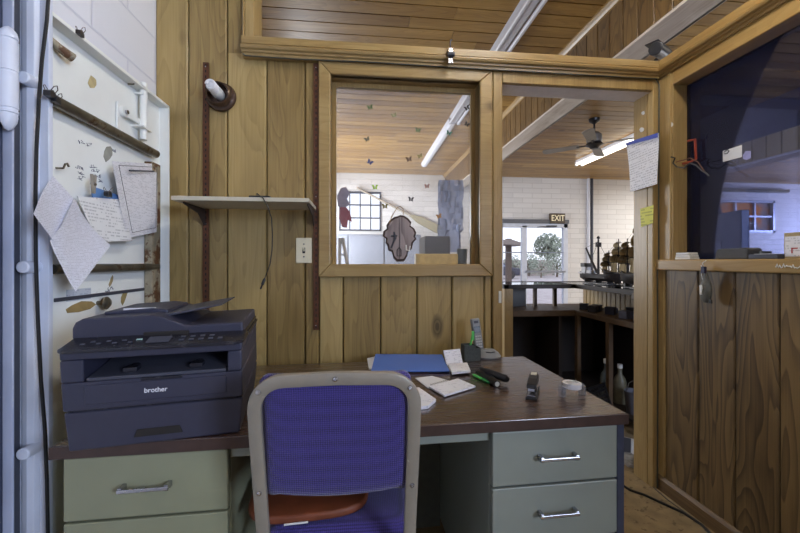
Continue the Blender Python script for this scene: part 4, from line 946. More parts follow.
# leaf shaped wooden key plaque
pc = atY(400,262,YW+.055); Yp = YW+.055
o = thing('leaf_plaque', 'grey weathered leaf shaped wooden plaque with hinge hardware leaning on the partition window glass', 'plaque', (pc.x, Yp, zs))
out = [(400,215),(404,215.5),(408,218),(411.5,222),(410.5,225.5),(414.5,228.5),(416.5,233),(415,236.5),(416.8,239),(413,243),(412,249),(408,251.5),(407.5,256),(404,261.5),(397,261.8),(393.5,258),(392,252),(388.5,250.5),(387.5,245.5),(385.5,243),(386,238.5),(382.5,236),(383.5,231),(387,228.5),(386.5,225),(389.5,220.5),(394,217),(398,216)]
P2 = [((atY(x,y,Yp)-o.location).x, max(0,(atY(x,y,Yp)-o.location).z)) for x,y in out]
b = MB(); b.prism(P2, 0, .014, 'y'); b.build('plaque_rim', plain('dark_stained_edge', lin(66,50,44), .7), o, bevel=.003)
cxx = sum(u for u,v in P2)/len(P2); czz = sum(v for u,v in P2)/len(P2)
b = MB(); b.prism([(cxx+(u-cxx)*.88, czz+(v-czz)*.9) for u,v in P2], -.004, .001, 'y'); b.build('plaque_face', wood('grey_weathered_wood', lin(176,164,162), lin(154,142,142), lin(116,104,104), 'z', rough=.7, ring=.4, knots=0, var=.1), o, bevel=.002)
def L_(x,y): q = atY(x,y,Yp)-o.location; return (q.x, -.008, q.z)
b = MB(); b.tube([L_(394,232),L_(395,238),L_(393,243),L_(391,248)], [.004,.007,.004,.004], 8); b.tube([L_(391,236),L_(397,236)], .004, 8); b.build('iron_latch', M['dkframe'], o)
b = MB(); b.tube([L_(399,218),L_(399.5,240),L_(399,260)], .0012, 5); b.tube([L_(397,250),L_(399,247.5),L_(401,250),(L_(401,256)),L_(397,256),L_(397,250)], .002, 6); b.build('keyhole_line', M['black'], o)
b = MB(); b.tube([L_(406,245),L_(406,250),L_(409,250.5),L_(410,246)], .0035, 8); b.build('shell_charm', M['white'], o)
b = MB(); b.tube([L_(389,224),L_(392,216),L_(397,208),L_(400,206.5),L_(403,209),L_(403,215)], .0022, 6); b.build('cord_loop', plain('tan_cord', lin(140,112,78), .7), o)
# stickers on the window glass
def sticker(label, x, y, s, col, seed):
    p = atY(x,y,YW+.0845); o = thing('glass_sticker', label, 'sticker', (p.x,YW+.0845,p.z), 0, 'butterfly stickers on the partition glass')
    rr = random.Random(seed); b = MB()
    for sg in (-1,1):
        b.prism([(sg*.001,-s*.4),(sg*s*.5,-s*.6),(sg*s*.45,-.05*s),(sg*s*.75,s*.45),(sg*s*.3,s*.5),(sg*.001,s*.1)], -.0008, 0, 'y')
    b.build('wing_shape', plain('sticker_%d'%seed, col, .5), o); o.rotation_euler = (0, rr.uniform(-.6,.6), 0); return o
for k,(x,y,s,col,l_) in enumerate([(367,139,.012,lin(64,70,66),'dark green butterfly sticker high at the left of the glass'),(370,162,.013,lin(50,70,130),'blue butterfly sticker at upper left of the glass'),(394,115,.012,lin(150,150,110),'pale yellow sticker near the top of the glass'),(370,107,.013,lin(90,116,70),'faint green sticker in the top left corner area of the glass'),(418,130,.012,lin(90,120,80),'faint green sticker beside the bare white batten'),(449,133,.013,lin(60,110,96),'teal sticker right of the white batten'),(409,159,.014,lin(90,66,56),'brown sticker below the white batten'),(420,156,.012,lin(150,140,90),'yellowish sticker next to the brown one'),(375,187,.013,lin(150,190,60),'lime green sticker over the far wall'),(411,199,.013,lin(60,56,60),'black butterfly sticker right above the plaque'),(427,186,.012,lin(150,110,100),'pinkish brown sticker at right over the far wall'),(385,206,.014,lin(120,110,60),'olive sticker where the oar crosses'),(439,216,.013,lin(150,112,60),'orange brown sticker at the oar blade'),(467,108,.013,lin(40,38,44),'dark sticker touching the right edge of the glass, upper'),(467,124,.012,lin(44,42,46),'dark sticker touching the right edge of the glass, lower')]):
    sticker(l_, x, y, s*1.7, col, k+1)
# sticker and plate on door casing
p = atY(500,297,YW-.0205)
tag(MB().box(p.x-.007,YW-.022,p.z-.03,p.x+.007,YW-.0205,p.z+.03).build('strike_plate', M['white']), 'small white plate on the left doorway casing above the desk', 'plate')

# =====================================================================
# DOORWAY JAMB PAPERS, RIGHT WALL
# =====================================================================
XJ = 1.507
A = [atX(626,143,XJ), atX(658,133,XJ-.02), atX(658,184,XJ-.02), atX(631,192,XJ)]
o = quad_sheet('phone_list', 'handwritten list taped with blue tape on the right doorway jamb', 'paper', A, printed('hand_list', u=1, v=2, rows=75, marks=16, dens=.6, ink=lin(60,60,80)), fn=lambda u,v: .004*math.sin(4*v+u))
T = [lerp4(A,0,0), lerp4(A,1,0), lerp4(A,1,.09), lerp4(A,0,.06)]; c = sum(T,Vector())/4
b = MB(); nn = Vector((-.003,-.002,0)); b.sheet([[tuple(T[0]-o.location+nn),tuple(T[1]-o.location+nn)],[tuple(T[3]-o.location+nn),tuple(T[2]-o.location+nn)]], .0008); b.build('blue_tape', plain('blue_tape', lin(54,74,170), .6), o)
A = [atX(640,209,1.5110), atX(653.5,205,1.5110), atX(653,223,1.5110), atX(641,227,1.5110)]
yn = printed('yellow_note_lines', paper=lin(214,214,90), ink=lin(50,60,50), u=1, v=2, rows=62, marks=3, dens=.9)
quad_sheet('yellow_note', 'yellow sticky note with bold lines below the list on the jamb', 'note', A, yn)
def wscrap(label, x, y, X, w, h, col=lin(206,206,206)):
    scrap(label, x, y, w, h, X, col, group='tape scraps around the doorway corner')
wscrap('white tape scrap above the list on the jamb', 641.5, 130, 1.5110, .03, .025)
wscrap('small white tape scrap highest on the jamb', 643, 113, 1.5110, .02, .02)
wscrap('white tape scrap on the pilaster right of the list', 671, 124.5, XR-.0055, .025, .025)
# security camera on the ledge corner
p = atY(664,58,1.74)
o = thing('security_camera', 'black bullet camera clamped on the ledge corner above the doorway', 'camera', (1.585,1.84,LZ+.086))
b = MB(); b.cyl((0,0,0),(0,0,.03),.02); b.tube([(0,0,.02),(-.012,0,.035),(.0,0,.05)], .010, 8); b.build('mount', M['black'], o, smooth=True)
b = MB(); b.tube([(-.05,-.05,.080),(.085,.03,.098)], [.034,.030], 20); b.build('camera_body', M['black'], o, bevel=.004)
b = MB(); b.box(-.07,-.036,.117,.08,.030,.122); vis = b.build('sun_visor', plain('dark_grey_visor', lin(52,52,58), .4), o, bevel=.004); vis.rotation_euler = (0,0,.5)
# sill things
SX = XR+.012; SZ2 = 1.1925
def sill_pt(x): return atX(x, CY, SX)
p = sill_pt(686); o = thing('white_tag_stack', 'small stack of white plastic slips on the sill beside the pilaster', 'plastic slips', (SX+.0,p.y,SZ2), 0)
for k in range(3): b = MB(); b.box(-.02,-.042+.004*k,k*.0115,.03,.042-.003*k,k*.0115+.010); b.build('slip', M['white'], o, bevel=.0015)
p = sill_pt(733); o = thing('wedge_radio', 'textured grey wedge shaped radio on the dark pine sill', 'radio', (SX+.01,p.y,SZ2), 0)
b = MB(); b.prism([(-.072,0),(.066,0),(.066,.04),(.058,.046),(-.06,.043),(-.066,.034)][::-1] if False else [(-.066,0),(.072,0),(.066,.036),(.058,.044),(-.055,.046),(-.066,.04)], -.02, .05, 'x'); b.build('radio_body', plain('grey_grille_cloth', lin(74,76,80), .8, noise=.35, scale=260), o, bevel=.004)
p = sill_pt(764); o = thing('flat_box', 'flat dark box with white slip on the sill right of the grey radio', 'box', (SX+.0,p.y,SZ2), 0)
b = MB(); b.box(-.01,-.055,0,.06,.05,.018); b.build('box_body', plain('slate_plastic', lin(62,66,82), .5), o, bevel=.002); b = MB(); b.box(-.008,-.03,.0182,.04,.03,.0195); b.build('paper_slip', M['paper'], o); b = MB(); b.cyl((.02,.01,.02),(.02,.01,.03),.018); b.build('knob', M['black'], o)
p0 = atX(784,250,SX+.02); p1 = atX(806,250,SX+.02); zz = atX(785,233,SX+.02).z
o = thing('small_carton', 'tan and white carton with red mark at the right edge of the sill', 'carton', (SX+.02,p0.y,SZ2), 0)
b = MB(); b.box(0,p1.y-p0.y-.05,0,.05,0,zz-SZ2); b.build('carton_body', plain('tan_carton', lin(170,152,112), .6), o, bevel=.001)
b = MB(); b.box(-.001,p1.y-p0.y-.04,.008,0,-.004,zz-SZ2-.014); lb = b.build('label_panel', printed('carton_print', u=1, v=2, rows=110, marks=20, dens=.5), o)
b = MB(); b.box(-.002,-.045,.036,-.001,-.025,.040); b.box(-.002,-.029,.020,-.001,-.025,.040); b.build('red_mark', plain('red_print', lin(180,50,50), .6), lb)
# hanging pouch
p = atX(707,262,XR-.03)
o = thing('hanging_key_pouch', 'grey mesh pouch with blue and white tag hanging from the sill edge', 'pouch', (XR-.035,p.y,1.165), 0)
b = MB(); b.lathe([(0,-.165),(.010,-.164),(.022,-.15),(.027,-.12),(.024,-.085),(.014,-.06),(.010,-.04),(.006,-.03),(0,-.03)], n=18); sc_ = b.build('pouch_body', plain('grey_mesh', lin(92,92,86), .6, noise=.4, scale=220), o, smooth=True); sc_.scale = (.55,1,1)
b = MB(); b.cyl((-.012,.008,-.105),(-.018,.008,-.105),.001); b.prism([(.004,-.13),(.012,-.13),(.014,-.09),(.006,-.085),(.002,-.1)], -.0185, -.012, 'x'); b.build('white_zip', M['white'], o)
b = MB(); b.tube([(0,0,-.03),(-.004,.004,-.01),(-.012,.006,.01),(.012,.01,.022)], .0022, 6); b.tube([(0,.012,-.09),(-.006,.016,-.04),(-.012,.012,-.0),(0,.0,-.035)], .0016, 6); b.build('strap', M['white'], o)
b = MB(); b.box(-.02,-.012,-.035,-.008,.006,-.005); b.build('blue_tag', plain('navy_tag', lin(34,38,70), .5), o, bevel=.002)
b = MB(); b.box(-.006,-.03,-.165,.0,-.018,-.15); b.build('buckle', M['black'], o)
# paint marks on the sill
p0 = atX(776,266,XR-.0225); b = MB(); rr = random.Random(8)
y = 0; pts = []
for k in range(26): pts.append((0, -k*.0042, rr.uniform(-.008,.008)))
b.tube(pts, .0022, 5); o = thing('paint_scrawl', 'smeared white paint scrawl on the front edge of the pine sill', 'paint mark', tuple(p0)); b.build('paint_smear', M['white'], o)
# floor cable
pts = [atZ(x,y,.006) for x,y in ((612,478),(630,490),(645,495),(662,503),(684,513),(702,525),(716,540),(735,560))]
b = MB(); b.tube([tuple(p) for p in pts], .006, 8); tag(b.build('floor_cable', M['cable'], smooth=True), 'black cable crossing the floor from the desk foot', 'cable')
pts = [atZ(x,y,.004) for x,y in ((640,474),(652,486),(668,500),(700,523),(725,545))]
b = MB(); b.tube([tuple(p) for p in pts], .003, 6); tag(b.build('skirting_cable', plain('grey_thin_cable', lin(90,84,76), .5)), 'thin grey cable following the baseboard of the pine wall', 'cable')
# =====================================================================
# DESK
# =====================================================================
DA = math.radians(1.4); DL = Vector((-.735,.962,0)); W, D, DT = 1.505, .66, .74
desk = thing('office_desk', 'old sage enamel steel desk with dark walnut laminate top', 'desk', tuple(DL), DA)
b = MB(); b.box(0,0,DT-.030,W,D,DT); b.build('desktop', [M['desktop']], desk, bevel=.003)
b = MB(); b.box(-.002,-.0025,DT-.030,W+.002,-.0002,DT-.0015); b.box(W,-.0,DT-.030,W+.002,D,DT-.0015); b.build('edge_band', M['deskedge'], desk)
M['desk_l'] = plain('desk_enamel_warm_lit', lin(134,136,110), .4, noise=.05, scale=8, dirt=lin(120,112,86), dscale=10, dth=.66)  # warm light on the left pedestal mixed into its enamel colour
for x0, x1, mm in ((.025,.40,M['desk_l']),(1.098,1.475,M['desk_m'])):
    b = MB(); b.box(x0,.03,.05,x1,D-.02,DT-.031); b.build('pedestal', M['desk_in'] if False else mm, desk, bevel=.003)
    for (za, zb) in ((.555,.706),(.395,.549),(.07,.389)):
        b = MB(); b.box(x0,.004,za,x1,.029,zb); dd = b.build('drawer', mm, desk, bevel=.003)
        zc = zb-.075; xm = (x0+x1)/2; b = MB()
        b.box(xm-.058,-.020,zc-.004,xm+.058,-.013,zc+.005)
        for s in (-1,1): b.box(xm+s*.052-.005,-.018,zc-.006,xm+s*.052+.005,.006,zc+.008)
        b.build('handle', M['chrome'], dd, bevel=.0015)
    for sx in (x0+.03, x1-.06):
        for yy in (.06, D-.08): b = MB(); b.box(sx,yy,0,sx+.03,yy+.03,.05); b.build('foot', M['desk_side'], desk)
b = MB(); b.box(1.477,.006,.03,1.4995,.05,DT-.031); b.box(1.477,.05,.05,1.490,D-.02,DT-.031); b.build('end_panel', M['desk_side'], desk, bevel=.002)
b = MB(); b.box(.402,.02,DT-.062,1.096,.5,DT-.031); b.build('pencil_drawer', M['desk_m'], desk, bevel=.002)
b = MB(); b.box(.402,D-.05,.02,1.096,D-.03,DT-.062); b.build('modesty_panel', M['desk_in'], desk)
def dloc(x, y, z=DT):  # photo point on a horizontal plane -> world
    return atZ(x, y, z)
def flat_sheet(name, label, cat, pts, mat, z, th, part='sheet', group=None, bevel=0):
    P3 = [dloc(x,y,z) for x,y in pts]; c = sum(P3,Vector())/len(P3); o = thing(name, label, cat, (c.x,c.y,z), 0, group)
    b = MB(); b.prism([((p-c).x,(p-c).y) for p in P3], 0, th, 'z'); b.build(part, mat, o, bevel=bevel); return o
pr_d = printed('desk_note_print', u=0, v=1, rows=120, marks=22, dens=.45)
Z0 = DT+.0006
flat_sheet('paper_stack', 'white papers sticking out left of the blue folder', 'paper', [(367,359),(376,357),(377,369.5),(369,369.5)], M['paper'], Z0, .004)
o = flat_sheet('blue_folder', 'flat blue folder lying at the back of the desk', 'folder', [(375.5,354.8),(442,355.3),(449.5,371.8),(371,372)], plain('blue_folder_card', lin(84,118,196), .55, noise=.03), Z0+.0045, .004, part='cover')
flat_sheet('note_sheet', 'loose white sheet left of the spiral pad', 'paper', [(415,378.5),(432,376.5),(449,381),(428,388.5)], M['paper'], Z0, .0025)
o = flat_sheet('spiral_pad', 'white spiral notepad in the middle of the desk', 'notepad', [(429,388),(458,380),(475.5,387.5),(444.5,397)], pr_d, Z0+.003, .006, part='pages')
c = o.location; a_ = dloc(431,387.5,Z0)-c; b_ = dloc(457,380.3,Z0)-c
for k in range(14):
    q = a_.lerp(b_, k/13); b = MB(); b.tube([(q.x,q.y,.0),(q.x-.001,q.y+.004,.004),(q.x,q.y+.002,.009),(q.x+.002,q.y-.003,.007)], .0008, 5); b.build('spiral_ring', M['chrome'], o)
o = flat_sheet('notebook', 'thick white notebook half hidden behind the chair top', 'notebook', [(400,392),(419,390),(436,402),(428,409),(400,412)], pr_d, Z0, .010, part='pages', bevel=.001)
# receipt packet leaning and card stand
P3 = [atZ(446.5,365.5,DT+.002), atZ(462.8,363.5,DT+.002)]
tl = P3[0]+Vector((-.006,.035,.055)); tr = P3[1]+Vector((-.004,.035,.055))
quad_sheet('receipt_packet', 'white printed packet propped up behind the card stack', 'packet', [tl,tr,P3[1],P3[0]], printed('packet_print', u=0, v=2, rows=170, marks=30, dens=.5, ink=lin(60,70,110)), th=.004)
o = flat_sheet('card_stack', 'small stack of white printed cards at the corner of the blue folder', 'cards', [(448.5,366),(467,364.5),(470.5,372.5),(452,374.5)], pr_d, Z0+.009, .009, part='cards_block')
o.location.z = Z0+.0087
# pencil holder
p = dloc(471,361.5); 
o = thing('pencil_cup', 'dark grey square pencil cup near the cordless phone', 'pencil cup', (p.x+.003,p.y+.02,DT+.0005), .1)
b = MB()
for (x0,x1,h) in ((-.036,.014,.072),(.014,.04,.058)):
    b.box(x0,-.022,0,x1,-.02,h); b.box(x0,.02,0,x1,.022,h); b.box(x0,-.022,0,x0+.002,.022,h); b.box(x1-.002,-.022,0,x1,.022,h); b.box(x0,-.022,0,x1,.022,.002)
b.build('cup_body', plain('grey_mesh_cup', lin(70,74,70), .5, noise=.4, scale=300), o)
o2 = thing('green_pen', 'bright green pen standing in the pencil cup', 'pen', (o.location.x-.012,o.location.y,DT+.004), 0)
gp = plain('bright_green_plastic', lin(90,205,100), .35)
b = MB(); b.tube([(0,0,0),(.028,.008,.125)], .0045, 10); b.build('barrel', gp, o2, smooth=True)
b = MB(); b.box(.018,-.001,.085,.030,.001,.125); b.build('pocket_clip', gp, o2)
# cordless phone on its base
p = dloc(488,357)
o = thing('cordless_phone', 'grey cordless phone standing in its silver base at the back of the desk', 'phone', (p.x,p.y,DT+.0005), 0)
sil = plain('silver_grey_plastic', lin(132,134,136), .4, noise=.04); 
b = MB(); b.lathe([(0,0),(.058,0),(.060,.006),(.050,.02),(.030,.036),(0,.04)], n=30); bs = b.build('base_station', sil, o, smooth=True); bs.scale = (1,.8,1)
b = MB(); Mh = Matrix.Translation((-.035,.01,.012)) @ Matrix.Rotation(math.radians(-9),4,'X') @ Matrix.Rotation(math.radians(-6),4,'Y')
b.xf(Mh).box(-.021,-.012,0,.021,.014,.165); hs = b.build('handset', sil, o, bevel=.008, seg=4)
b = MB().xf(Mh); b.box(-.014,-.0135,.098,.014,-.0118,.128); b.build('display', plain('lcd_dark', lin(60,72,80), .2), hs, bevel=.001)
b = MB().xf(Mh); b.box(-.010,-.0135,.142,.010,-.0118,.153); b.build('earpiece', M['dkframe'], hs)
b = MB().xf(Mh)
for r_ in range(5):
    for c_ in range(3): b.box(-.0135+c_*.0095,-.014,.03+r_*.012,-.0065+c_*.0095+.001,-.0118,.037+r_*.012)
b.build('key_pad', plain('pale_keys', lin(176,178,180), .4), hs, bevel=.0008)
b = MB(); b.tube([(-.02,-.03,.030),(.0,-.036,.028),(.02,-.03,.030)], .002, 6); b.build('logo_strip', M['dkframe'], o)
# green marker and black tool
a_ = dloc(473,374.5,DT+.006); c_ = dloc(489.5,383,DT+.006)
o = thing('green_marker', 'green marker lying on the desk beside the black hand tool', 'marker', tuple(a_))
d_ = c_-a_; b = MB(); b.tube([(0,0,0),tuple(d_*.08),tuple(d_*.62)], [.003,.0052,.0056], 12); b.build('barrel', gp, o, smooth=True)
b = MB(); b.tube([tuple(d_*.6),tuple(d_*.95),tuple(d_)], [.0068,.0066,.005], 12); b.build('cap', plain('dark_green_cap', lin(30,120,60), .4), o, smooth=True)
a_ = dloc(477,372,DT+.015); c1 = dloc(497,384,DT+.012); c2 = dloc(508,380,DT+.016); m_ = dloc(488,375,DT+.02)
o = thing('hand_punch', 'black two armed hand punch with pale round end on the desk', 'hand punch', tuple(a_))
b = MB(); b.tube([(0,0,0),tuple((m_-a_)*.6),tuple(c1-a_)], [.007,.014,.013], 12); b.build('lower_arm', M['black'], o, smooth=True)
b = MB(); u = dloc(480,368,DT+.03)-a_; b.tube([tuple(u),tuple(m_-a_+Vector((0,0,.01))),tuple(c2-a_+Vector((-.01,0,.006))),tuple(c2-a_)], [.006,.014,.014,.009], 12); b.build('upper_arm', M['black'], o, smooth=True)
e_ = c1-a_; dd_ = e_.normalized(); b = MB(); b.cyl(tuple(e_-dd_*.002), tuple(e_+dd_*.003), .0085, n=18); b.build('end_cap', M['white'], o, smooth=True)
# stapler
a_ = dloc(531,400.5); c_ = dloc(534.5,379,DT+.03); dv = (Vector((c_.x,c_.y,0))-Vector((a_.x,a_.y,0))); ang = math.atan2(dv.y,dv.x)-PI/2
o = thing('stapler', 'small black stapler with chrome base standing on the desk near the edge', 'stapler', (a_.x,a_.y,DT+.0005), ang)
b = MB(); b.box(-.018,0,0,.018,.13,.008); b.build('base', M['black'], o, bevel=.003); b = MB(); b.box(-.013,.008,.008,.013,.12,.012); b.build('anvil_plate', M['chrome'], o, bevel=.001)
Ms = Matrix.Translation((0,.125,.012)) @ Matrix.Rotation(math.radians(-5),4,'X') @ Matrix.Translation((0,-.125,0))
b = MB().xf(Ms); b.box(-.010,.002,.004,.010,.12,.014); b.build('magazine', M['chrome'], o, bevel=.001)
b = MB().xf(Ms); b.prism([(.0,.012),(.125,.012),(.130,.034),(.11,.042),(.05,.036),(.004,.026)], -.0145, .0145, 'x'); b.build('top_arm', M['black'], o, bevel=.004, seg=3)
b = MB().xf(Ms); b.box(-.009,.088,.0395,.009,.118,.0440); b.build('cream_label', M['cream'], o)
# tape dispenser
p = dloc(572,396)
o = thing('tape_dispenser', 'clear plastic tape dispenser with white roll near the desk corner', 'tape dispenser', (p.x,p.y,DT+.0005), .15)
cl = glass('clear_acrylic', tint=(.95,.96,.98,1), haze=.22, hazecol=(.85,.87,.95,1), rough=.08)
b = MB(); pr = []
for k in range(13): a = PI*k/12; pr.append((.044*math.cos(a), .030+.016*math.sin(a)))
inner = [(.030*math.cos(PI*k/12), .026+.010*math.sin(PI*k/12)) for k in range(12,-1,-1)]
b.prism([(.044,0)]+pr+[(-.044,0),(-.034,0)]+inner+[(.034,0)], -.012, .012, 'y'); b.build('shell', cl, o, bevel=.002)
b = MB(); b.lathe([(.013,.028),(.029,.028),(.029,.044),(.013,.044)], n=28); b.build('tape_roll', plain('white_tape_roll', lin(226,226,230), .4), o, smooth=True)

# =====================================================================
# PRINTER
# =====================================================================
pr_ = thing('printer', 'charcoal multifunction laser printer with document feeder overhanging the desk front', 'printer', (-.670,.925,DT+.001), math.radians(9.8))
PW = .365; PDp = .37
def rprism(b, prof, y0, y1): b.prism(prof, y0, y1, 'y')
# body shell with output slot cut as real recess: frame pieces
b = MB()
b.prism([(.0,0),(PW,0),(PW+.008,.09),(-.010,.09)], .004, PDp, 'y')                # cassette body
b.prism([(-.010,.094),(PW+.008,.094),(PW+.006,.160),(-.014,.160)], .0, PDp, 'y')   # door band
b.prism([(-.014,.160),(.030,.160),(.030,.212),(-.016,.212)], .0, PDp, 'y'); b.prism([(PW-.028,.160),(PW+.006,.160),(PW+.006,.212),(PW-.028,.212)], .0, PDp, 'y')
b.prism([(-.016,.212),(PW+.006,.212),(PW+.007,.232),(-.017,.232)], .0, PDp, 'y'); b.box(.028,.16,.158,PW-.026,PDp,.214)
b.build('body_shell', M['printer'], pr_, bevel=.004, seg=3)
b = MB(); b.box(.004,.008,.089,PW-.004,PDp-.01,.095); b.build('tray_gap', M['printer_d'], pr_)
b = MB(); b.box(.032,-.003,.106,PW-.030,.003,.152); b.build('front_door', M['printer'], pr_, bevel=.003)
text('lettering', 'brother', .0165, emit('brand_white_glow', lin(214,216,224), .12), pr_, (PW*.5-.004,-.0036,.130), (PI/2,0,0), .0004, .95)  # printed lettering given a faint glow of its own
b = MB(); b.prism([(.003,.160),(.003,.168),(.10,.180),(.16,.192),(.16,.160)], .034, PW-.032, 'x'); ot = b.build('output_tray', M['printer_g'], pr_, bevel=.002)
b = MB()
for x in (.10,.245): b.box(x,.02,.171,x+.03,.05,.182); b.lathe([(0,0),(.011,0),(.009,.008),(0,.009)], o=(x+.015,.06,.174), n=14)
b.box(.145,-.001,.153,.235,.02,.160); b.build('paper_stop', M['printer_d'], ot, bevel=.002)
b = MB(); b.prism([(.130,.018),(.235,.018),(.228,.036),(.137,.036)], .0015, .012, 'y'); b.build('cassette_grip', M['dark'], pr_, bevel=.001)
# control panel ledge
b = MB(); P_ = []
for k in range(9): a = PI/2*k/8; P_.append((PW+.010-.03+.03*math.cos(a-PI/2), -.022+.03+.03*math.sin(a-PI/2)))
P2_ = [(-.020+.03-.03*math.sin(PI/2*k/8), -.022+.03-.03*math.cos(PI/2*k/8)) for k in range(9)]
poly = P_ + [(PW+.010,PDp),(-.020,PDp)] + P2_[::-1]
b.prism(poly, .232, .240, 'z'); 
# slope of controls
b.add([(-.014,-.012,.240),(PW+.012,-.012,.240),(PW+.010,.055,.256),(-.012,.055,.256),(-.012,.1,.240),(PW+.01,.1,.240)], [(0,1,2,3),(3,2,5,4),(0,3,4),(1,5,2),(0,4,5,1)])
b.build('control_panel', M['printer_d'], pr_, bevel=.002)
b = MB(); Mp = Matrix.Rotation(math.atan2(.016,.067),4,'X')
b.xf(Matrix.Translation((0,-.012,.2408)) @ Mp).box(.155,.012,0,.205,.045,.002); b.build('lcd_screen', M['printer_g'], pr_, bevel=.001)
b = MB().xf(Matrix.Translation((0,-.012,.2408)) @ Mp)
for k in range(8): b.box(.02+k*.016,.018+.012*(k%2),0,.029+k*.016,.024+.012*(k%2),.0015)
for k in range(9): b.box(.225+(k%5)*.022,.016+.018*(k//5),0,.236+(k%5)*.022,.024+.018*(k//5),.0018)
b.build('key_row', plain('grey_button_print', lin(72,74,86), .5), pr_)
b = MB().xf(Matrix.Translation((0,-.012,.2408)) @ Mp); b.box(.130,.03,0,.142,.036,.002); b.build('status_sticker', plain('mint_sticker', lin(180,214,206), .5), pr_)
# scanner lid + document feeder
b = MB(); b.box(-.014,.062,.238,PW+.006,PDp-.01,.252); b.build('scanner_bed', M['printer_d'], pr_, bevel=.003)
prof = [(-.016,.250),(-.016,.278),(-.010,.292),(.004,.300),(.150,.304),(.172,.300),(.232,.274),(PW+.002,.277),(PW+.004,.250)]
b = MB(); b.prism(prof, .050, PDp-.02, 'y'); b.build('feeder_cover', M['printer'], pr_, bevel=.005, seg=3)
b = MB(); b.box(.135,.044,.246,.238,.054,.262); b.build('lid_grip', M['dark'], pr_, bevel=.003)
b = MB(); b.add([(.17,.09,.300),(.17,.31,.300),(.31,.31,.324),(.31,.09,.324),(.17,.09,.293),(.17,.31,.293),(.31,.31,.320),(.31,.09,.320)], [(0,3,2,1),(4,5,6,7),(0,1,5,4),(1,2,6,5),(2,3,7,6),(3,0,4,7)]); b.build('feeder_tray', M['printer_g'], pr_, bevel=.002)
b = MB(); b.prism([(.02,.300),(.02,.308),(.13,.314),(.168,.309),(.168,.298)], .12, .32, 'y'); b.build('feeder_roller_cover', M['printer'], pr_, bevel=.003)
b = MB(); b.box(.06,.13,.3095,.135,.136,.3145); b.build('paper_edge', M['paper'], pr_)
# cord at the printer back
b = MB(); b.tube([(-.34,1.20,DT+.006),(-.30,1.13,DT+.03),(-.27,1.16,DT+.05),(-.24,1.22,DT+.02),(-.20,1.30,DT+.006)], .0018, 6); tag(b.build('loose_thread_wire', M['lamp_w']), 'thin pale wire looping on the desk between printer and chair', 'wire')

# =====================================================================
# CHAIR
# =====================================================================
ch = thing('stacking_chair', 'purple fabric stacking chair with taupe steel frame seen from behind', 'chair', (-.054,.895,0), math.radians(-1))
# frame path: legs up the back, rounded top corners. local: x right, y away from camera
HW = .176; ztop = .922; rc = .065
def yb(z): return .0 - (z-.48)*.16 if z > .48 else .0 + (.48-z)*(-.14)   # leans back toward the camera
pth = []
for z in (.02,.2,.4,.46,.5,.6,.7,.8,ztop-rc): pth.append((-HW+.02*max(0,(.8-z)), yb(z), z))
for k in range(1,9): a = PI/2*k/8; pth.append((-HW+rc-rc*math.cos(a), yb(ztop-rc+rc*math.sin(a)), ztop-rc+rc*math.sin(a)))
pth.append((0, yb(ztop+.003), ztop+.003))
full = pth + [(-x,y,z) for x,y,z in pth[::-1][1:]]
# flat-oval tube: build along path with width .030 and depth .018
def flat_tube(b, path, w, d):
    P = [Vector(p) for p in path]; rings = []
    for i in range(len(P)):
        t = (P[min(i+1,len(P)-1)]-P[max(i-1,0)]).normalized(); dn = Vector((0,1,.1)); dn = (dn - t*dn.dot(t)).normalized(); sd = t.cross(dn).normalized()
        ring = []
        for j in range(12):
            a = 2*PI*j/12; ca, sa = math.cos(a), math.sin(a); e = .5
            ring.append(P[i] + sd*(w/2*math.copysign(abs(ca)**e,ca)) + dn*(d/2*math.copysign(abs(sa)**e,sa)))
        rings.append(ring)
    vs = [tuple(v) for r_ in rings for v in r_]; fs = []
    for i in range(len(P)-1):
        for j in range(12): fs.append((i*12+j,i*12+(j+1)%12,(i+1)*12+(j+1)%12,(i+1)*12+j))
    fs.append(tuple(range(11,-1,-1))); fs.append(tuple((len(P)-1)*12+j for j in range(12))); b.add(vs, fs)
b = MB(); flat_tube(b, full, .030, .018); b.build('back_frame', M['taupe'], ch, smooth=True)
# screws
for (x, z) in ((-HW+.012,ztop-.022),(0,ztop+.003),(HW-.012,ztop-.022),(-HW+.003,.66),(HW-.003,.66)):
    b = MB(); b.lathe([(0,0),(.0058,0),(.005,.0025),(.002,.0035),(0,.0025)], o=(x,yb(z)-.009,z), axis=(0,-1,-.1), n=16); b.build('screw', M['chrome'], ch, smooth=True)
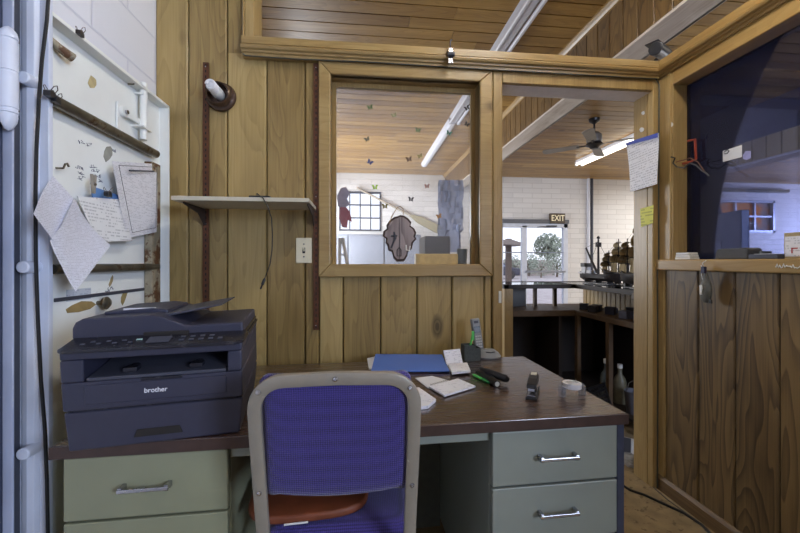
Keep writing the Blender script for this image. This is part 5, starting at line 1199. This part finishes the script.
# back cushion: thick pad in front of (beyond) the frame
def pad(name, hw, z0, z1, y0, y1, mat, parent, sag=0.0, rr_=.06):
    bm = bmesh.new(); N = 20; K = 20
    def pt(u, v, s):
        # superellipse outline in x,z
        x = hw*u; z = z0+(z1-z0)*(v+1)/2
        m = max(0, 1-abs(u)**8) * max(0, 1-abs(v)**8)
        if v < 0: z -= sag*(1-u*u)*(-v)
        yy = (y0+y1)/2 + yb(z) + s*(y1-y0)/2*(m**.35)
        return (x, yy, z)
    def rnd_(u, v):   # square -> rounded square
        k = .16; 
        au, av = abs(u), abs(v)
        if au > 1-k and av > 1-k:
            du, dv = (au-(1-k))/k, (av-(1-k))/k; l = max(du,dv); h_ = math.hypot(du,dv)
            if h_ > 0: du, dv = du*l/h_, dv*l/h_
            au, av = 1-k+k*du, 1-k+k*dv
        return math.copysign(au,u), math.copysign(av,v)
    grid = {}
    for s in (-1,1):
        for i in range(N+1):
            for j in range(K+1):
                u, v = rnd_(-1+2*i/N, -1+2*j/K); grid[(s,i,j)] = bm.verts.new(pt(u,v,s))
    for s in (-1,1):
        for i in range(N):
            for j in range(K): bm.faces.new((grid[(s,i,j)],grid[(s,i+1,j)],grid[(s,i+1,j+1)],grid[(s,i,j+1)]))
    edge = [(i,0) for i in range(N)]+[(N,j) for j in range(K)]+[(i,K) for i in range(N,0,-1)]+[(0,j) for j in range(K,0,-1)]
    for k in range(len(edge)):
        a, c = edge[k], edge[(k+1)%len(edge)]; bm.faces.new((grid[(-1,)+a],grid[(1,)+a],grid[(1,)+c],grid[(-1,)+c]))
    bmesh.ops.remove_doubles(bm, verts=bm.verts, dist=1e-5); bmesh.ops.recalc_face_normals(bm, faces=bm.faces)
    me = bpy.data.meshes.new(name); bm.to_mesh(me); bm.free(); me.materials.append(mat); me.polygons.foreach_set('use_smooth',[True]*len(me.polygons))
    o = bpy.data.objects.new(name, me); C.objects.link(o); o.parent = parent; return o
pad('backrest', HW-.006, .640, ztop+.010, -.004, .05, M['fabric'], ch, sag=.018)
# seat pad
st = pad('seat', HW+.012, -.0, .40, -.025, .025, M['fabric'], ch)
for v in st.data.vertices:
    x, y, z = v.co; y2 = y - yb(z); v.co = (x*(1+.06*z/.4), .065+z, .475 + (-y2))
st.data.update()
for s in (-1,1):
    b = MB(); b.tube([(s*(HW-.002),.0,.44),(s*(HW+.0),.10,.44),(s*(HW+.005),.42,.445),(s*(HW+.01),.45,.42),(s*(HW+.02),.50,.02)], .0105, 12); b.build('front_leg', M['taupe'], ch, smooth=True)
b = MB(); b.tube([(-HW,.12,.44),(HW,.12,.44)], .008, 10); b.build('stretcher', M['taupe'], ch, smooth=True); b = MB(); b.tube([(-HW,.40,.44),(HW,.40,.44)], .008, 10); b.build('stretcher', M['taupe'], ch, smooth=True)
# brown pad on the seat
o = thing('seat_pad', 'rounded brown leather seat pad lying on the purple chair seat', 'leather pad', (-.125,.955,.501), math.radians(4))
b = MB(); P_ = []
for k in range(40):
    a = 2*PI*k/40; ca, sa = math.cos(a), math.sin(a); P_.append((.165*math.copysign(abs(ca)**.6,ca), .12*math.copysign(abs(sa)**.6,sa)))
b.prism(P_, 0, .022, 'z'); b.build('pad_body', M['leather'], o, bevel=.008, seg=4)
o.location = (-.145,1.10,.502)
b = MB(); b.box(-.06,-.1225,.002,.0,-.120,.006); b.build('white_zip', M['white'], o)

# =====================================================================
# LIGHT, SKY, CAMERA
# =====================================================================
def area(name, loc, rot, sx, sy, e, col):
    li = bpy.data.lights.new(name, 'AREA'); li.shape = 'RECTANGLE'; li.size = sx; li.size_y = sy; li.energy = e; li.color = col
    o = bpy.data.objects.new(name, li); C.objects.link(o); o.location = loc; o.rotation_euler = rot; return o
# cool area lamp added at the unseen rear opening as daylight
area('added_rear_daylight', ((WX0+WX1)/2,YB+.03,(WZ0+WZ1)/2), (PI/2,0,math.radians(30)), WX1-WX0, WZ1-WZ0, 150, (.62,.74,1))
area('added_side_daylight', (XL+.03,6.0,1.6), (0,-PI/2,0), 1.2, 2.2, 115, (.9,.94,1))  # lamp added on the blank left wall to brighten the far wall
area('added_right_daylight', (XE-.03,5.5,1.7), (0,PI/2,0), 1.6, 3.2, 150, (.92,.94,1))  # lamp added on the blank end wall to fill the shop
sun = bpy.data.lights.new('sun', 'SUN'); sun.energy = 1.1; sun.angle = .01; so = bpy.data.objects.new('sun', sun); C.objects.link(so); so.rotation_euler = (math.radians(50),0,math.radians(60))
w = bpy.data.worlds.new('sky'); bpy.context.scene.world = w; w.use_nodes = True; nt = w.node_tree
bg = nt.nodes['Background']; sk = nt.nodes.new('ShaderNodeTexSky'); sk.sky_type = 'NISHITA'; sk.sun_disc = False; sk.sun_elevation = math.radians(40); sk.sun_rotation = math.radians(200); sk.air_density = 1; sk.dust_density = 3
mx = nt.nodes.new('ShaderNodeMix'); mx.data_type = 'RGBA'; mx.inputs[0].default_value = .75; nt.links.new(sk.outputs[0], mx.inputs[6]); mx.inputs[7].default_value = (8,8.4,10,1)
nt.links.new(mx.outputs[2], bg.inputs[0]); bg.inputs[1].default_value = .165
cam = bpy.data.cameras.new('camera'); co = bpy.data.objects.new('camera', cam); C.objects.link(co); bpy.context.scene.camera = co
cam.sensor_width = 36; cam.lens = 36*F/800; cam.shift_y = -(266.5-CY)/800; cam.clip_start = .02
co.location = (0,0,CAMH); co.rotation_euler = (PI/2,0,-TH)
sc = bpy.context.scene
sc.view_settings.view_transform = 'Standard'; sc.view_settings.look = 'None'; sc.view_settings.gamma = 1; sc.view_settings.exposure = 0.38; sc.view_settings.use_curve_mapping = False
sc.cycles.max_bounces = 10; sc.cycles.transparent_max_bounces = 12; sc.cycles.use_denoising = True; sc.cycles.caustics_reflective = False; sc.cycles.caustics_refractive = False
sc.cycles.sample_clamp_indirect = 4
